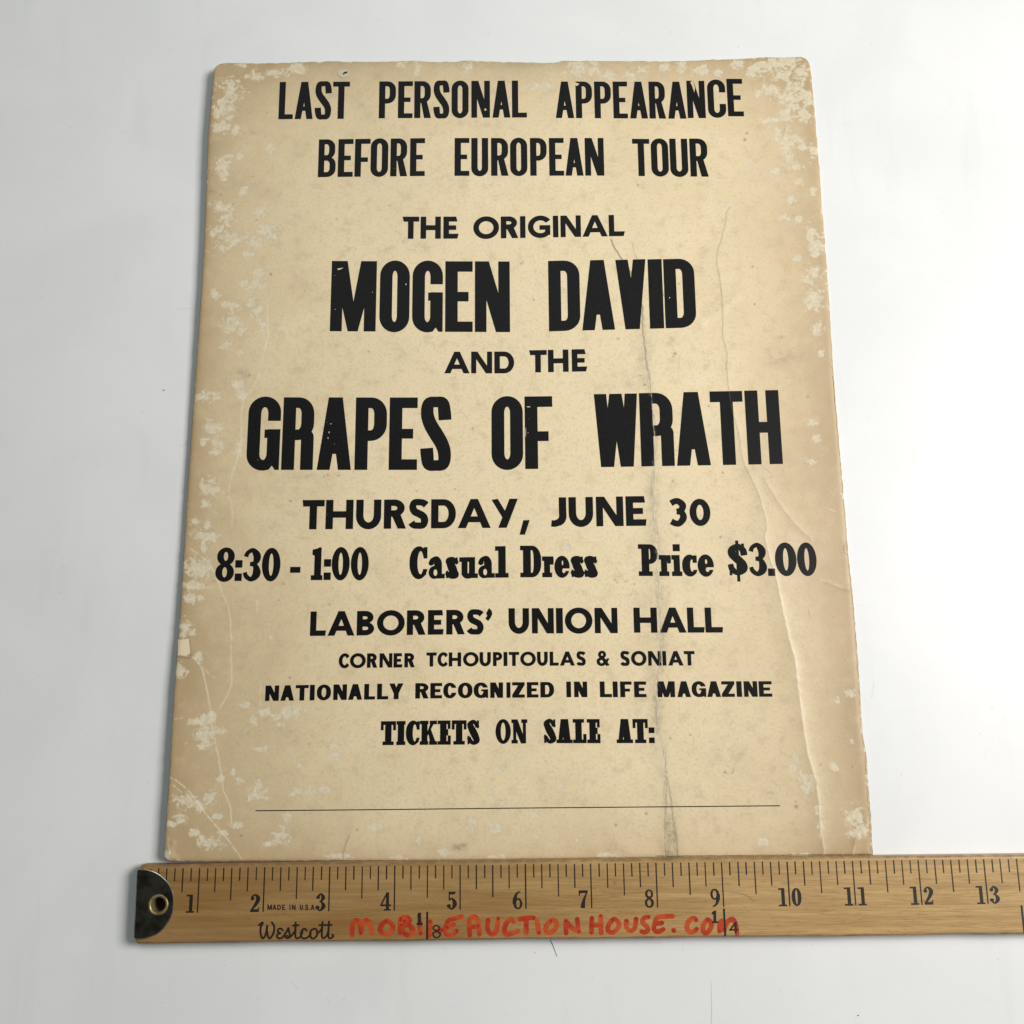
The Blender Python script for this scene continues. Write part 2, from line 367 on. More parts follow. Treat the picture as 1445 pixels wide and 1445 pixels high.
def slab(ch, w, F):
    s, b = F.s, F.b; k = .10          # serif overhang
    A = []; a = lambda *q: A.extend((1, x) for x in q); m = lambda *q: A.extend((-1, x) for x in q)
    sh = b
    def stem(x, y0=0.0, y1=1.0, l=k, r=k, top=True, bot=True, tl=None, tr=None):
        a(Rr(x, y0, x + s, y1))
        if bot: a(Rr(x - l, y0, x + s + r, y0 + sh))
        if top: a(Rr(x - (l if tl is None else tl), y1 - sh, x + s + (r if tr is None else tr), y1))
    if ch in '.-': a(Rr(0, 0, w, 1))
    elif ch == ':': a(Rr(0, 0, w, .36), Rr(0, .64, w, 1))
    elif ch == '0': a(EL(w / 2, .5, w / 2, .51, 32)); m(EL(w / 2, .5, w * .125, .34, 24))
    elif ch == 'O': a(EL(w / 2, .5, w / 2, .515, 32)); m(EL(w / 2, .5, w * .16, .37, 24))
    elif ch == '1': a(Rr(w * .27, 0, w * .86, .93), Rr(0, 0, w, .15), [(w * .08, .77), (w * .27, .75), (w * .86, 1.0), (w * .80, 1.0), (w * .08, .93)], Rr(w * .60, .75, w * .86, 1.0))
    elif ch == '8': a(EL(w * .53, .745, w * .475, .275, 28), EL(w / 2, .265, w / 2, .285, 28)); m(EL(w * .53, .75, w * .12, .135), EL(w / 2, .27, w * .13, .155))
    elif ch == '3': A += ST([(w * .13, .74, w * .26), (w * .22, .86, w * .24), (w * .50, .935, .14), (w * .74, .80, w * .42), (w * .76, .66, w * .40), (w * .62, .54, .14), (w * .38, .52, .12)], s, 6) + ST([(w * .38, .52, .12), (w * .66, .48, .14), (w * .78, .30, w * .44), (w * .72, .16, w * .42), (w * .46, .06, .14), (w * .18, .15, w * .26), (w * .10, .27, w * .22)], s, 6)
    elif ch == '$':
        A += ST([(w * .86, .62, .20), (w * .80, .78, .20), (w * .55, .90, .15), (w * .24, .80, .22), (w * .22, .66, .24), (w * .50, .50, .25), (w * .76, .34, .25), (w * .77, .20, .23), (w * .48, .09, .15), (w * .18, .20, .18), (w * .10, .36, .16)], s, 6)
        a(Rr(w * .42, -.17, w * .58, 1.07), Rr(w * .74, .62, w * .88, .98), Rr(w * .03, .02, w * .17, .34))
    elif ch == 'C' or ch == 'c':
        y1 = 1.0 if ch == 'C' else F.x; o = .015
        a(RR(0, -o, w * 1.05, y1 + o, w * .52, y1 * .48, n=10)); m(RR(s * 1.05, b * .95, w * .80, y1 - b * .95, w * .24, y1 * .36, n=10))
        m(Rr(w * .62, y1 * .30, w * 1.2, y1 * .66), Rr(w, -.1, w * 1.2, 1.1)); a(Rr(w * .80 if ch == 'C' else w * .72, y1 * .63, w, y1 * .985)); m([(w * .62, y1 * 1.03), (w * .78, y1 * 1.03), (w * .74, y1 * .96)])
        a([(w * .72, y1 * .22), (w, y1 * .31), (w * .93, y1 * .12), (w * .7, .02)])
    elif ch == 'D': a(RR(k * .9, 0, w, 1, w * .55, .42, '0110', 10), Rr(0, 0, w * .5, b), Rr(0, 1 - b, w * .5, 1)); m(RR(k + s, b, w - s, 1 - b, w * .26, .33, '0110', 10))
    elif ch == 'P': a(RR(k, .38, w, 1, w * .5, .31, '0110', 8)); m(RR(k + s, .38 + b, w - s, 1 - b, w * .3, .18, '0110', 8)); stem(k, r=k, tr=0)
    elif ch == 'I': stem((w - s) / 2, l=(w - s) / 2, r=(w - s) / 2)
    elif ch == 'T': stem((w - s) / 2, top=False); a(Rr(0, 1 - b * 1.05, w, 1), Rr(0, .62, k * 1.15, 1), Rr(w - k * 1.15, .62, w, 1)); m([(k * 1.15, .62), (k * 1.9, 1 - b * 1.05), (k * 1.15, 1 - b * 1.05)])
    elif ch == 'K':
        a(Rr(.07, 0, .07 + s * .92, 1), Rr(0, 0, .35, sh), Rr(0, 1 - sh, .35, 1))
        a([(.07 + s * .8, .30), (.07 + s * .8, .46), (w - .24, 1), (w - .08, 1)], [(w - .38, .56), (w - .27, .66), (w - .02, 0), (w - .27, 0)], Rr(w - .31, 1 - sh, w - .01, 1), Rr(w - .33, 0, w, sh))
    elif ch == 'E':
        stem(k, r=0); a(Rr(0, 1 - b, w * .97, 1), Rr(0, 0, w, b), Rr(w * .97 - .11, .65, w * .97, 1), Rr(w - .12, 0, w, .38), Rr(k, .45, w * .7, .57), Rr(w * .62, .38, w * .62 + .1, .64))
    elif ch == 'L': stem(k, r=k, bot=False); a(Rr(0, 0, w, b), Rr(w - .13, 0, w, .38))
    elif ch == 'N':
        t = .125; l0 = .07; a(Rr(l0, 0, l0 + t, 1), Rr(w - .06 - t, 0, w - .06, 1), [(0, 1), (.25, 1), (w - .06, .02), (w - .06, 0), (w - .27, 0)], Rr(0, 0, l0 + t + .06, sh), Rr(w - .12 - t, 1 - sh, w, 1), Rr(0, 1 - sh, .25, 1))
    elif ch == 'A':
        t = s * .55; a([(.07, 0), (.22, 0), (w / 2 + .02, 1), (w / 2 - t, 1)], [(w - .07, 0), (w - .07 - s * 1.15, 0), (w / 2 - t * .4, 1), (w / 2 + t * 1.1, 1)], Rr(w * .25, .24, w * .75, .36), Rr(0, 0, .31, sh), Rr(w - s * 1.25 - .14, 0, w, sh), Rr(w / 2 - t, .94, w / 2 + t * 1.1, 1))
        a([(.07, sh * .5), (.25, sh * .5), (w / 2, .9), (w / 2 - t, 1)])
    elif ch in 'Ss':
        y1 = 1.0 if ch == 'S' else F.x; h = s * .98; o = .015
        A += ST([(w * .84, y1 * .70, .16), (w * .76, y1 * .82, .16), (w * .52, y1 + o - b * .5, b), (w * .26, y1 * .84, h * .9), (h * .58, y1 * .72, h), (w * .5, y1 * .51, h * 1.15), (w - h * .58, y1 * .30, h * 1.05), (w * .76, y1 * .15, h * .95), (w * .48, b * .5 - o, b), (w * .22, y1 * .18, .17), (w * .14, y1 * .30, .15)], s, 6)
        a(Rr(w * .80, y1 * .66, w * .96, y1 * .99), Rr(w * .03, y1 * .01, w * .19, y1 * .36))
    elif ch == 'a':
        X = F.x; x1 = w - k * .9
        A += ST([(w * .16, X * .70, .14), (w * .22, X * .86, .15), (w * .48, X * .95, b), (x1 - s * .55, X * .78, s), (x1 - s * .5, X * .5, s), (x1 - s * .5, X * .2, s)], s, 6)
        A += [(1, EL(w * .16, X * .74, .085, .085, 14)), (1, EL(w * .36, X * .29, w * .36, X * .31, 24)), (1, Rr(x1 - s, 0, x1, X * .6)), (1, Rr(x1 - s, 0, w, sh)), (-1, EL(w * .42, X * .28, w * .12, X * .155, 16))]
    elif ch == 'u':
        X = F.x; x1 = w - k * .9
        a(Rr(k * .7, .1, k * .7 + s, X), Rr(0, X - sh, k * .7 + s, X), Rr(x1 - s, 0, x1, X), Rr(x1 - s - k, X - sh, x1, X), Rr(x1 - s, 0, w, sh), RR(k * .7, -.02, x1 - .02, .36, (x1 - k) / 2, .26, '0011'))
        m(RR(k * .7 + s, b, x1 - s, X - sh * 1.3, .04, .06, '0011'), Rr(k * .7 + s, X * .35, x1 - s - k * .0, X - sh))
    elif ch == 'l': stem(k * .95, tr=0.0, r=k * .9)
    elif ch == 'i':
        X = F.x; r = s * .82; x = w / 2 - r / 2; a(Rr(x, 0, x + r, X), Rr(0.01, 0, w - .01, sh), Rr(0.01, X - sh, x + r, X), Rr(x - .01, .78, x + .21, 1.0))
    elif ch == 'r':
        X = F.x; r = s * .80; a(Rr(.06, 0, .06 + r, X), Rr(0, 0, .06 + r + .06, sh), Rr(0, X - sh, .06 + r, X)); A += ST([(.06 + r * .7, X * .72, .10), (w - .10, X * .90, .13), (w - .055, X * .84, .11)], .1, 4); a(RR(w - .115, X * .60, w, X * 1.0, .03, .03))
    elif ch == 'e':
        X = F.x; a(EL(w / 2, X / 2, w / 2, X / 2 + .02, 30)); m(RR(s * 1.0, X * .57, w - s * .85, X - b * .9, w * .2, X * .2)); m(RR(s * 1.05, b * .9, w * .72, X * .42, w * .2, .1)); m(Rr(w * .55, X * .30, w * 1.1, X * .42))
    return A
def figure(ch, w, F):
    """old-style bold numerals of the yardstick"""
    t, h = .25, .10; S = lambda p: ST(p, t, 6)
    if ch == '1': return [(1, Rr(w * .40, 0, w * .78, 1)), (1, Rr(0.02, 0, w, .09)), (1, [(w * .05, .90), (w * .05, .99), (w * .78, 1), (w * .6, .90)])]
    if ch == '0': return ring(w, .21, .09, .46)
    if ch == '2': return S([(w * .22, .70, .18), (w * .18, .82, .12), (w * .48, .95, .09), (w * .80, .76, .24), (w * .66, .50, .20), (w * .30, .22, .12), (w * .12, .08, .10)]) + [(1, EL(w * .22, .74, .11, .09)), (1, Rr(w * .03, 0, w * .92, .15)), (1, [(w * .80, .02), (w * .97, .26), (w * .90, .26), (w * .72, .12)])]
    if ch == '3': return S([(w * .22, .80, .14), (w * .48, .955, .09), (w * .76, .76, .21), (w * .52, .55, .09), (w * .36, .53, .08)]) + S([(w * .36, .53, .08), (w * .60, .50, .10), (w * .80, .27, .24), (w * .46, .045, .09), (w * .18, .17, .12)]) + [(1, EL(w * .22, .77, .11, .09)), (1, EL(w * .18, .22, .12, .10))]
    if ch == '4': return [(1, Rr(w * .52, 0, w * .80, 1)), (1, Rr(0, .24, w, .34)), (1, [(0, .34), (0, .25), (w * .16, .34), (w * .72, 1), (w * .56, 1)]), (1, Rr(w * .34, 0, w * .96, .09))]
    if ch == '5': return [(1, Rr(w * .16, .52, w * .28, .98)), (1, Rr(w * .16, .85, w * .90, 1)), (-1, [(w * .95, 1.05), (w * .95, .84), (w * .78, .84)])] + S([(w * .20, .53, .08), (w * .50, .62, .10), (w * .80, .34, .25), (w * .50, .045, .09), (w * .18, .16, .12)]) + [(1, EL(w * .18, .22, .12, .10))]
    if ch in '69':
        f = (lambda x, y: (x, y)) if ch == '6' else (lambda x, y: (w - x, 1 - y))
        r = [(1, EL(w * .52, .30, w * .46, .31, 24))]; r += S([(w * .20, .30, .24), (w * .20, .55, .22), (w * .42, .86, .12), (w * .78, .97, .07)]); r += [(-1, EL(w * .54, .30, w * .20, .22, 20))]
        return [(s, [f(*p) for p in q]) for s, q in r]
    if ch == '7': return S([(w * .90, .90, .06), (w * .62, .55, .13), (w * .48, .25, .22), (w * .44, .02, .26)]) + [(1, Rr(w * .06, .84, w * .96, 1)), (1, [(w * .06, 1), (w * .06, .70), (w * .14, .70), (w * .22, .86)])]
    if ch == '8': return [(1, EL(w / 2, .755, w * .42, .255, 24)), (1, EL(w / 2, .27, w * .47, .28, 24)), (-1, EL(w * .52, .77, w * .19, .155)), (-1, EL(w * .48, .265, w * .21, .18))]
    return []
FA = Font(.166, .130, .21); FA.irx = 1.0
FB = Font(.176, .146, .21); FB.irx = .5
FF = Font(.252, .222, .5, .055, True)
FC = Font(.250, .220, .5, .03, True)
FN = Font(.305, .205, .44)
FS = Font(.235, .145, .4, kind='slab'); FS.x = .66
FT = Font(.265, .150, .4, kind='slab'); FT.x = .66
FR = Font(.2, .1, .4, kind='fig')
FM = Font(.2, .19, .4)
def glyph(ch, w, F): return (slab if F.kind == 'slab' else figure if F.kind == 'fig' else sans)(ch, w, F)

def lean(u, v):          # the photographed verticals of the card lean towards its vanishing point
    return (670.0 - u) * 1.508e-4

def set_letters(spec, F, base, top, cut=None, jitter=0.25, step=5.0, mid=True):
    """letters 'A x0 x1[ dBase dTop];...' in photo pixels -> list of (pixel points, triangles)"""
    (xa, ya), (xb, yb) = base; ta, tb = top; res = []
    for it in spec.split(';'):
        f = it.split(); ch = f[0]; x0, x1 = float(f[1]), float(f[2]); ov = [float(x) for x in f[3:]]
        B = lambda x: ya + (yb - ya) * (x - xa) / (xb - xa)
        T = lambda x: ta + (tb - ta) * (x - xa) / (xb - xa)
        xm = (x0 + x1) / 2
        if len(ov) == 2: y0, y1 = ov[1], ov[0]; sl0 = (yb - ya) / (xb - xa)
        else: y0, y1 = B(xm), T(xm); sl0 = (yb - ya) / (xb - xa)
        c = y0 - y1; w = (x1 - x0) / c
        jr = random.uniform(-jitter, jitter) * .004
        def px(X, Y, x0=x0, xm=xm, y0=y0, c=c, sl0=sl0, jr=jr):
            x = x0 + X * c; dx = x - xm
            return (x + (lean(x, y0) + jr) * c * (Y - .5), y0 - c * Y + (sl0 + jr) * dx)
        ops = [(s, [px(*p) for p in poly]) for s, poly in glyph(ch, w, F)]
        if not ops: continue
        allp = [p for s, poly in ops for p in poly]
        bx = [min(p[0] for p in allp), max(p[0] for p in allp), min(p[1] for p in allp), max(p[1] for p in allp)]
        if cut:
            for q in cut:
                if max(p[0] for p in q) > bx[0] and min(p[0] for p in q) < bx[1] and max(p[1] for p in q) > bx[2] and min(p[1] for p in q) < bx[3]: ops.append((-1, q))
        ex = []
        if step:
            y = bx[2] + 1.3
            while y < bx[3]:
                x = bx[0] + 1.1
                while x < bx[1]: ex.append((x + random.uniform(-.3, .3), y + random.uniform(-.3, .3))); x += step
                y += step
        for cc in (CREASES if step else []):
            for (a, b) in cc:
                if bx[0] < a < bx[1] and bx[2] < b < bx[3]: ex += [(a + q, b) for q in (-5, -2.5, -1, 0, 1, 2.5, 5)]
        res.append(paint(ops, ex, 1e-4))
    return res
CREASES = []
def merge(parts):
    V, T = [], []
    for v, t in parts:
        o = len(V); V += v; T += [[i + o for i in q] for q in t]
    return V, T

# ---------------------------------------------------------------- table
def table():
    V, Fc, mi = [], [], []
    n = 24; xs = np.linspace(-1.1, 1.1, n); ys = np.linspace(-.9, 1.5, n)
    for y in ys:
        for x in xs: V.append((x, y, 0))
    for j in range(n - 1):
        for i in range(n - 1): Fc.append([j * n + i, j * n + i + 1, j * n + n + i + 1, j * n + n + i]); mi.append(0)
    b = len(V)
    for x, y in ((-1.1, -.9), (1.1, -.9), (1.1, 1.5), (-1.1, 1.5)): V.append((x, y, -.03))
    rim = [0, n - 1, n * n - 1, n * n - n]
    for i in range(4): Fc.append([rim[i], b + i, b + (i + 1) % 4, rim[(i + 1) % 4]]); mi.append(0)
    def mark(pts, w, m):
        for s, poly in ST(pts, w, 4):
            o = len(V); V.extend(P(np.array([p[0] for p in poly]), np.array([p[1] for p in poly]), 0.00005).tolist()); Fc.append([o, o + 3, o + 2, o + 1] if False else [o, o + 1, o + 2, o + 3]); mi.append(m)
    mark([(776, 1326, .9), (780, 1334, 1.1), (786, 1350, .7)], 1, 1)
    mark([(1003.6, 1384, .3), (1004.2, 1410, .7), (1004.4, 1430, 1.0), (1003.6, 1446, .9)], 1, 2)
    for p in ([(963, 1336), (964.5, 1343)], [(1113, 1327), (1117, 1332)], [(410, 1385), (417, 1391), (421, 1396)], [(461, 1407), (466, 1417)], [(249, 436), (272, 435)], [(191, 867), (199, 863)], [(1230, 985), (1234, 962)], [(868, 50), (884, 39)]):
        mark([(a, b_, .7) for a, b_ in p], .7, 3)
    for u, v, r in ((231, 550.5, 1.3), (218, 527, .8), (201, 581, .9), (318, 1362, 1.1), (485.5, 1410, 1.1), (364, 1408, .9), (1211, 1433, 1.5), (1042, 66, 1.0), (534, 28.5, 1.0), (1230, 63, .9), (200, 1028, .9), (255, 629, 1), (256, 630, .7),
                    (755, 1344, 1.2), (537, 1389, .8), (1018, 23, .6), (1217, 854, .7), (690, 47, .6), (836, 1379, .8), (640, 1420, .7), (1100, 1398, .8), (193, 150, .7), (210, 1105, .8), (1236, 330, .7), (1205, 460, .8), (1360, 640, 1.1), (1330, 300, .9), (1400, 1000, 1.0), (90, 800, 1.0), (60, 420, .9), (120, 1200, .8), (100, 180, .8)):
        o = len(V); q = EL(u, v, r, r * random.uniform(.5, 1), 9); V.extend(P(np.array([p[0] for p in q]), np.array([p[1] for p in q]), 0.00006).tolist()); Fc.append(list(range(o, o + 9))[::-1]); mi.append(1 if r > 1.2 else 2)
    t = mesh_obj('tabletop', V, Fc, [M_TABLE, M_SPECK, M_SCR, M_FAINT], mat_idx=mi)
    t['kind'] = 'structure'
    return t
table()

# ---------------------------------------------------------------- poster card: fields in photo pixels, mapped to the card
NPX = 1446
UU, VV = np.meshgrid(np.arange(NPX, dtype=np.float32), np.arange(NPX, dtype=np.float32))
LEFT = [(300.6, 108), (298.8, 130), (293.5, 200), (287, 360), (280.5, 460), (273.6, 559), (264, 700), (258, 800), (253, 880), (247.3, 950), (243, 1020), (239, 1090), (235, 1150), (231.6, 1203)]
RIGHT = [(1144.4, 103), (1147, 130), (1153.5, 205), (1160, 290), (1166, 370), (1171, 440), (1175.5, 514), (1183, 610), (1191.4, 708.7), (1197, 780), (1203.6, 844), (1210, 930), (1216, 1028.5), (1221, 1065), (1225, 1120), (1229.5, 1196)]
TOP = [(320, 89.2), (330, 89), (380, 89.4), (440, 87.2), (452, 87.6), (470, 87), (540, 87.3), (580, 85.6), (600, 87), (640, 87.6), (655, 85.6), (700, 87.4), (760, 88.6), (785, 88.2), (800, 86.2), (860, 86.2), (920, 86.6), (935, 87), (960, 86.2), (1000, 84.4), (1045, 83.2), (1075, 81.2), (1110, 81.4), (1128, 80.0)]
BOT = [(246, 1215.4), (262, 1215.3), (345, 1215), (440, 1214.5), (540, 1214), (640, 1213.4), (720, 1212.6), (800, 1211.4), (900, 1210.2), (1000, 1209.4), (1080, 1208.6), (1150, 1208), (1225, 1207)]
def interp(pts, x, axis): 
    p = np.array(pts); return np.interp(x, p[:, axis], p[:, 1 - axis])
CR1 = [(862, 338), (871, 356), (889, 382), (905, 424.5), (906.4, 455), (910, 494), (915, 524), (918, 545), (922, 596), (924, 634), (923, 673), (922, 721), (927, 772), (929, 824), (931, 875), (932, 913), (928, 959), (926, 1000), (928, 1034), (935, 1058), (940, 1088), (940, 1134), (938, 1180), (940, 1209)]
CR1B = [(940, 1088), (947, 1129), (951, 1162), (955, 1188), (956, 1208)]
CR2 = [(1053.6, 230), (1043, 256), (1036, 277), (1025.5, 300), (1023, 315), (1015, 346), (1011, 369), (1015, 391), (1019, 427), (1020, 450), (1019, 471), (1025.5, 499), (1025, 519), (1028, 547), (1036, 591), (1043, 617), (1047, 647), (1056, 668), (1070, 698), (1078, 726), (1081, 744), (1079, 765), (1092, 808), (1098.5, 836), (1105, 867), (1112.5, 900.5), (1121.5, 934), (1125, 967), (1130.5, 1008), (1138, 1057.5), (1150, 1104), (1155, 1139), (1156, 1168), (1161, 1198), (1158, 1208)]
def wiggle(pts, amp=.8, sub=5):
    c = catmull(pts, sub); return [(p[0] + random.gauss(0, amp * .5), p[1] + random.gauss(0, amp * .3)) for p in c]
def dist_to(pts, r):
    D = np.full((NPX, NPX), 1e3, np.float32)
    for (x0, y0), (x1, y1) in zip(pts[:-1], pts[1:]):
        a, b = int(max(min(x0, x1) - r, 0)), int(min(max(x0, x1) + r + 2, NPX)); c, d = int(max(min(y0, y1) - r, 0)), int(min(max(y0, y1) + r + 2, NPX))
        if a >= b or c >= d: continue
        U, V = UU[c:d, a:b], VV[c:d, a:b]; L2 = (x1 - x0) ** 2 + (y1 - y0) ** 2 + 1e-9
        t = np.clip(((U - x0) * (x1 - x0) + (V - y0) * (y1 - y0)) / L2, 0, 1)
        D[c:d, a:b] = np.minimum(D[c:d, a:b], np.hypot(U - x0 - t * (x1 - x0), V - y0 - t * (y1 - y0)))
    return D
cr1, cr1b, cr2 = wiggle(CR1), wiggle(CR1B, .4), wiggle(CR2, .7)
vrow = VV[:, 0]
ul = interp(LEFT, vrow, 1)[:, None]; ur = interp(RIGHT, vrow, 1)[:, None]
ut = interp(TOP, UU[0], 0)[None, :]; ub = interp(BOT, UU[0], 0)[None, :]
dl, dr, dt, db = UU - ul, ur - UU, VV - ut, ub - VV
dedge = np.minimum(np.minimum(dl, dr), np.minimum(dt, db))
# height of the card face above the table
H = np.full((NPX, NPX), .0013, np.float32)
H += .0040 * np.exp(-np.clip(dl, 0, None) / 100) * (.75 + .25 * np.sin(VV / 170 + .8))
H += .0004 * np.exp(-np.clip(dt, 0, None) / 40)
H += .00022 * np.sin(UU / 95 + VV / 210) * np.sin(VV / 130 + .5)
x2 = interp([(a, b) for a, b in cr2], vrow, 1)[:, None]
amp = np.interp(vrow, [215, 300, 520, 680, 800, 960, 1130, 1208], [0, .00012, .00018, .00030, .00050, .00100, .00095, .00050])[:, None]
wl = np.interp(vrow, [215, 700, 950, 1208], [10, 22, 44, 30])[:, None]
d2 = UU - x2
H += np.where(d2 < 0, amp * np.exp(d2 / wl), amp * (.45 * np.exp(-np.clip(d2, 0, None) / 5) + .55 * np.exp(-np.clip(d2, 0, None) / 60))).astype(np.float32) * (vrow[:, None] > 225)
x1 = interp([(a, b) for a, b in cr1], vrow, 1)[:, None]; d1 = UU - x1
a1 = np.interp(vrow, [330, 470, 580, 700, 950, 1208], [0, .00003, .00028, .00028, .00022, .00022])[:, None]
H += (a1 * np.where(d1 < 0, np.exp(d1 / 9), -.35 * np.exp(-np.clip(d1, 0, None) / 5))).astype(np.float32) * (vrow[:, None] > 336)
H -= .00055 * np.exp(-np.clip(dedge, 0, None) / 2.2)           # worn, rounded rim
# wrinkle crossing the upper crease, corner bends
for pts, am, wd in (([(990, 455), (1020, 437), (1040, 418)], .00022, 6), ([(905, 452), (960, 470), (990, 455)], .00008, 6), ([(1077, 675), (1095, 706), (1120, 739), (1143, 761)], .00010, 4), ([(1166, 821), (1200, 834)], .0001, 3),
                    ([(1228, 1160), (1212, 1178), (1204, 1208)], .00035, 5), ([(244, 1190), (238, 1203), (250, 1214)], .0003, 4), ([(1098, 547), (1112, 537)], .00008, 3)):
    H += am * np.exp(-(dist_to(pts, wd * 4) / wd) ** 2)
# toning of old paper towards the edges, plus painted crease shade
TONE = np.zeros((NPX, NPX), np.float32)
TONE += .62 * np.exp(-np.clip(dl, 0, None) / 105) + .30 * np.exp(-np.clip(dl, 0, None) / 25) + .72 * np.exp(-np.clip(dr, 0, None) / 70) + .62 * np.exp(-np.clip(dt, 0, None) / 50) + .46 * np.exp(-np.clip(db, 0, None) / 42)
TONE += .20 * np.clip((d2 + 30) / 90, 0, 1) * np.clip((vrow[:, None] - 200) / 450, 0, 1) + .16 * np.exp(-(np.clip(-d2, 0, None) / 40)) * (d2 < 0) * np.clip((vrow[:, None] - 600) / 300, 0, 1)  # last term paints the slope's shade left of the crease into the tone
TONE += .22 * np.exp(-(((UU - 330) / 150) ** 2 + ((VV - 1080) / 260) ** 2)) + .12
TONE -= .20 * np.exp(-(((UU - 760) / 330) ** 2 + ((VV - 560) / 430) ** 2))
# lost surface
BL = """329 129 16 13;314 152 12 18;312 179 12 8;332 184 4 5;359 106 11 5;389 103 13 3;419 97 9 5;339 92 7 3;314 232 10 8;323 220 9 3;316 249 4 8;339 220 3 3;382 209 4 3;343 270 4 4;312 291 14 6;319 309 8 8;305 326 8 7;329 339 16 8;312 349 10 6;369 299 8 6;377 321 11 10;384 334 9 6;359 341 13 6;352 357 9 6
367 387 5 6;359 405 9 7;344 400 4 4;303 415 4 4;329 430 13 5;329 457 12 10;342 467 6 5;364 442 8 8;372 460 4 8;357 427 5 5;321 487 8 4;339 497 4 3;290 559 10 6;305 559 4 4;344 558 4 4;337 542 5 4;303 604 10 7;305 624 8 7;305 638 6 3;286 624 4 4;339 631 4 8;295 689 11 9;287 684 6 5;290 710 4 8;273 737 7 4;293 741 3 5;287 755 11 6;302 756 4 4;288 772 3 5;280 802 17 12;270 825 16 4;268 844 8 7;283 844 3 3;261 890 9 12;280 927 4 4;253 946 6 9;288 1019 11 8;273 1019 5 4;300 1009 4 5
287 1032 10 15;300 1012 4 8;280 1017 11 3;285 1052 11 4;312 1032 9 3;346 995 7 4;377 1005 9 4;389 1011 6 3;407 1007 14 7;394 1021 10 3;358 1016 3 4;369 1057 10 3;476 1065 5 6;473 1052 3 3;329 1090 3 4;311 1099 4 4;337 1101 3 3;364 1122 13 7;354 1124 4 6;366 1109 3 5;263 1129 14 9;295 1127 8 8;282 1137 6 6;255 1157 6 7;242 1162 7 2;275 1175 5 4;315 1175 8 2;297 1189 13 7;307 1152 6 2;399 1177 9 9;392 1187 9 4;382 1190 7 3;407 1153 4 5;336 1164 6 3;420 1116 9 5;444 1117 6 4;457 1114 6 3;531 1167 6 3;236 1207 6 6;425 1081 4 2
707 1083 4 3;696 1126 3 5;709 1133 3 2;792 1109 2 4;755 1147 5 3;668 1158 3 3;662 1169 4 4;699 1167 5 4;625 1202 5 3;726 1068 2 3;592 1185 2 3;565 91 6 3;589 94 4 8;662 95 8 6;817 96 15 8;839 97 8 10;861 107 5 6;754 120 10 6;772 122 8 5;889 107 6 5;804 92 6 4;809 794 5 3;801 774 2 4
906 100 7 4;938 96 6 5;961 97 4 10;990 99 10 6;1013 102 5 5;1041 90 9 5;1064 100 9 8;1087 90 15 8;1110 90 17 10;1105 107 15 8;1128 102 13 10;1120 123 13 9;1118 138 17 6;1084 125 10 5;1069 133 3 8;1135 133 8 8;1120 151 9 5;1110 164 8 9;1089 170 8 5;1135 164 8 8;1138 143 6 6;1098 189 6 6;1110 205 8 13;1128 197 10 4;1134 207 4 4;1112 223 4 8;1123 236 8 3;1095 241 4 3;1147 212 4 9;1148 270 4 4;1129 256 3 3;1118 282 4 3;1106 307 7 3;1127 310 4 3;1146 333 8 12;1152 346 9 8;1059 230 4 4;1019 287 4 2;1128 364 3 3
1151 345 6 6;1150 358 7 5;1151 384 8 8;1141 396 8 5;1150 422 12 14;1153 463 6 8;1159 499 3 4;1148 596 8 4;1153 619 4 4;1143 650 6 2;1123 1070 4 6;1120 1081 4 8;1137 1096 10 8;1139 1111 5 8;1202 1045 5 5;1200 978 5 4;1205 1155 12 12;1220 1168 8 8;1210 1175 9 5;1079 1188 5 3;1156 1142 3 5;1159 1170 3 12;1130 1206 11 3;1190 700 5 5;1182 990 3 3;1178 1080 3 6;480 1208 14 3;560 1210 12 2;700 1209 10 2;860 1207 12 2;1010 120 4 7;720 1000 2 2""".replace('\n', ';')
FLAKE = np.zeros((NPX, NPX), np.float32)
def blob(Fd, u, v, a, b, s=1.0, p=1.6):
    x0, x1, y0, y1 = int(max(u - a * 3, 0)), int(min(u + a * 3 + 2, NPX)), int(max(v - b * 3, 0)), int(min(v + b * 3 + 2, NPX))
    q = ((UU[y0:y1, x0:x1] - u) / a) ** 2 + ((VV[y0:y1, x0:x1] - v) / b) ** 2
    Fd[y0:y1, x0:x1] = np.maximum(Fd[y0:y1, x0:x1], s * np.exp(-q ** (p / 2) * .62))
for it in BL.split(';'):
    u, v, a, b = map(float, it.split()); blob(FLAKE, u, v, a * 1.12 + 1.0, b * 1.12 + 1.0, .86 if a * b > 20 else 1.05)
FLAKE = np.maximum(FLAKE, np.where(dedge < 3.0, .42 * np.clip(1 - dedge / 4.0, 0, 1), 0))
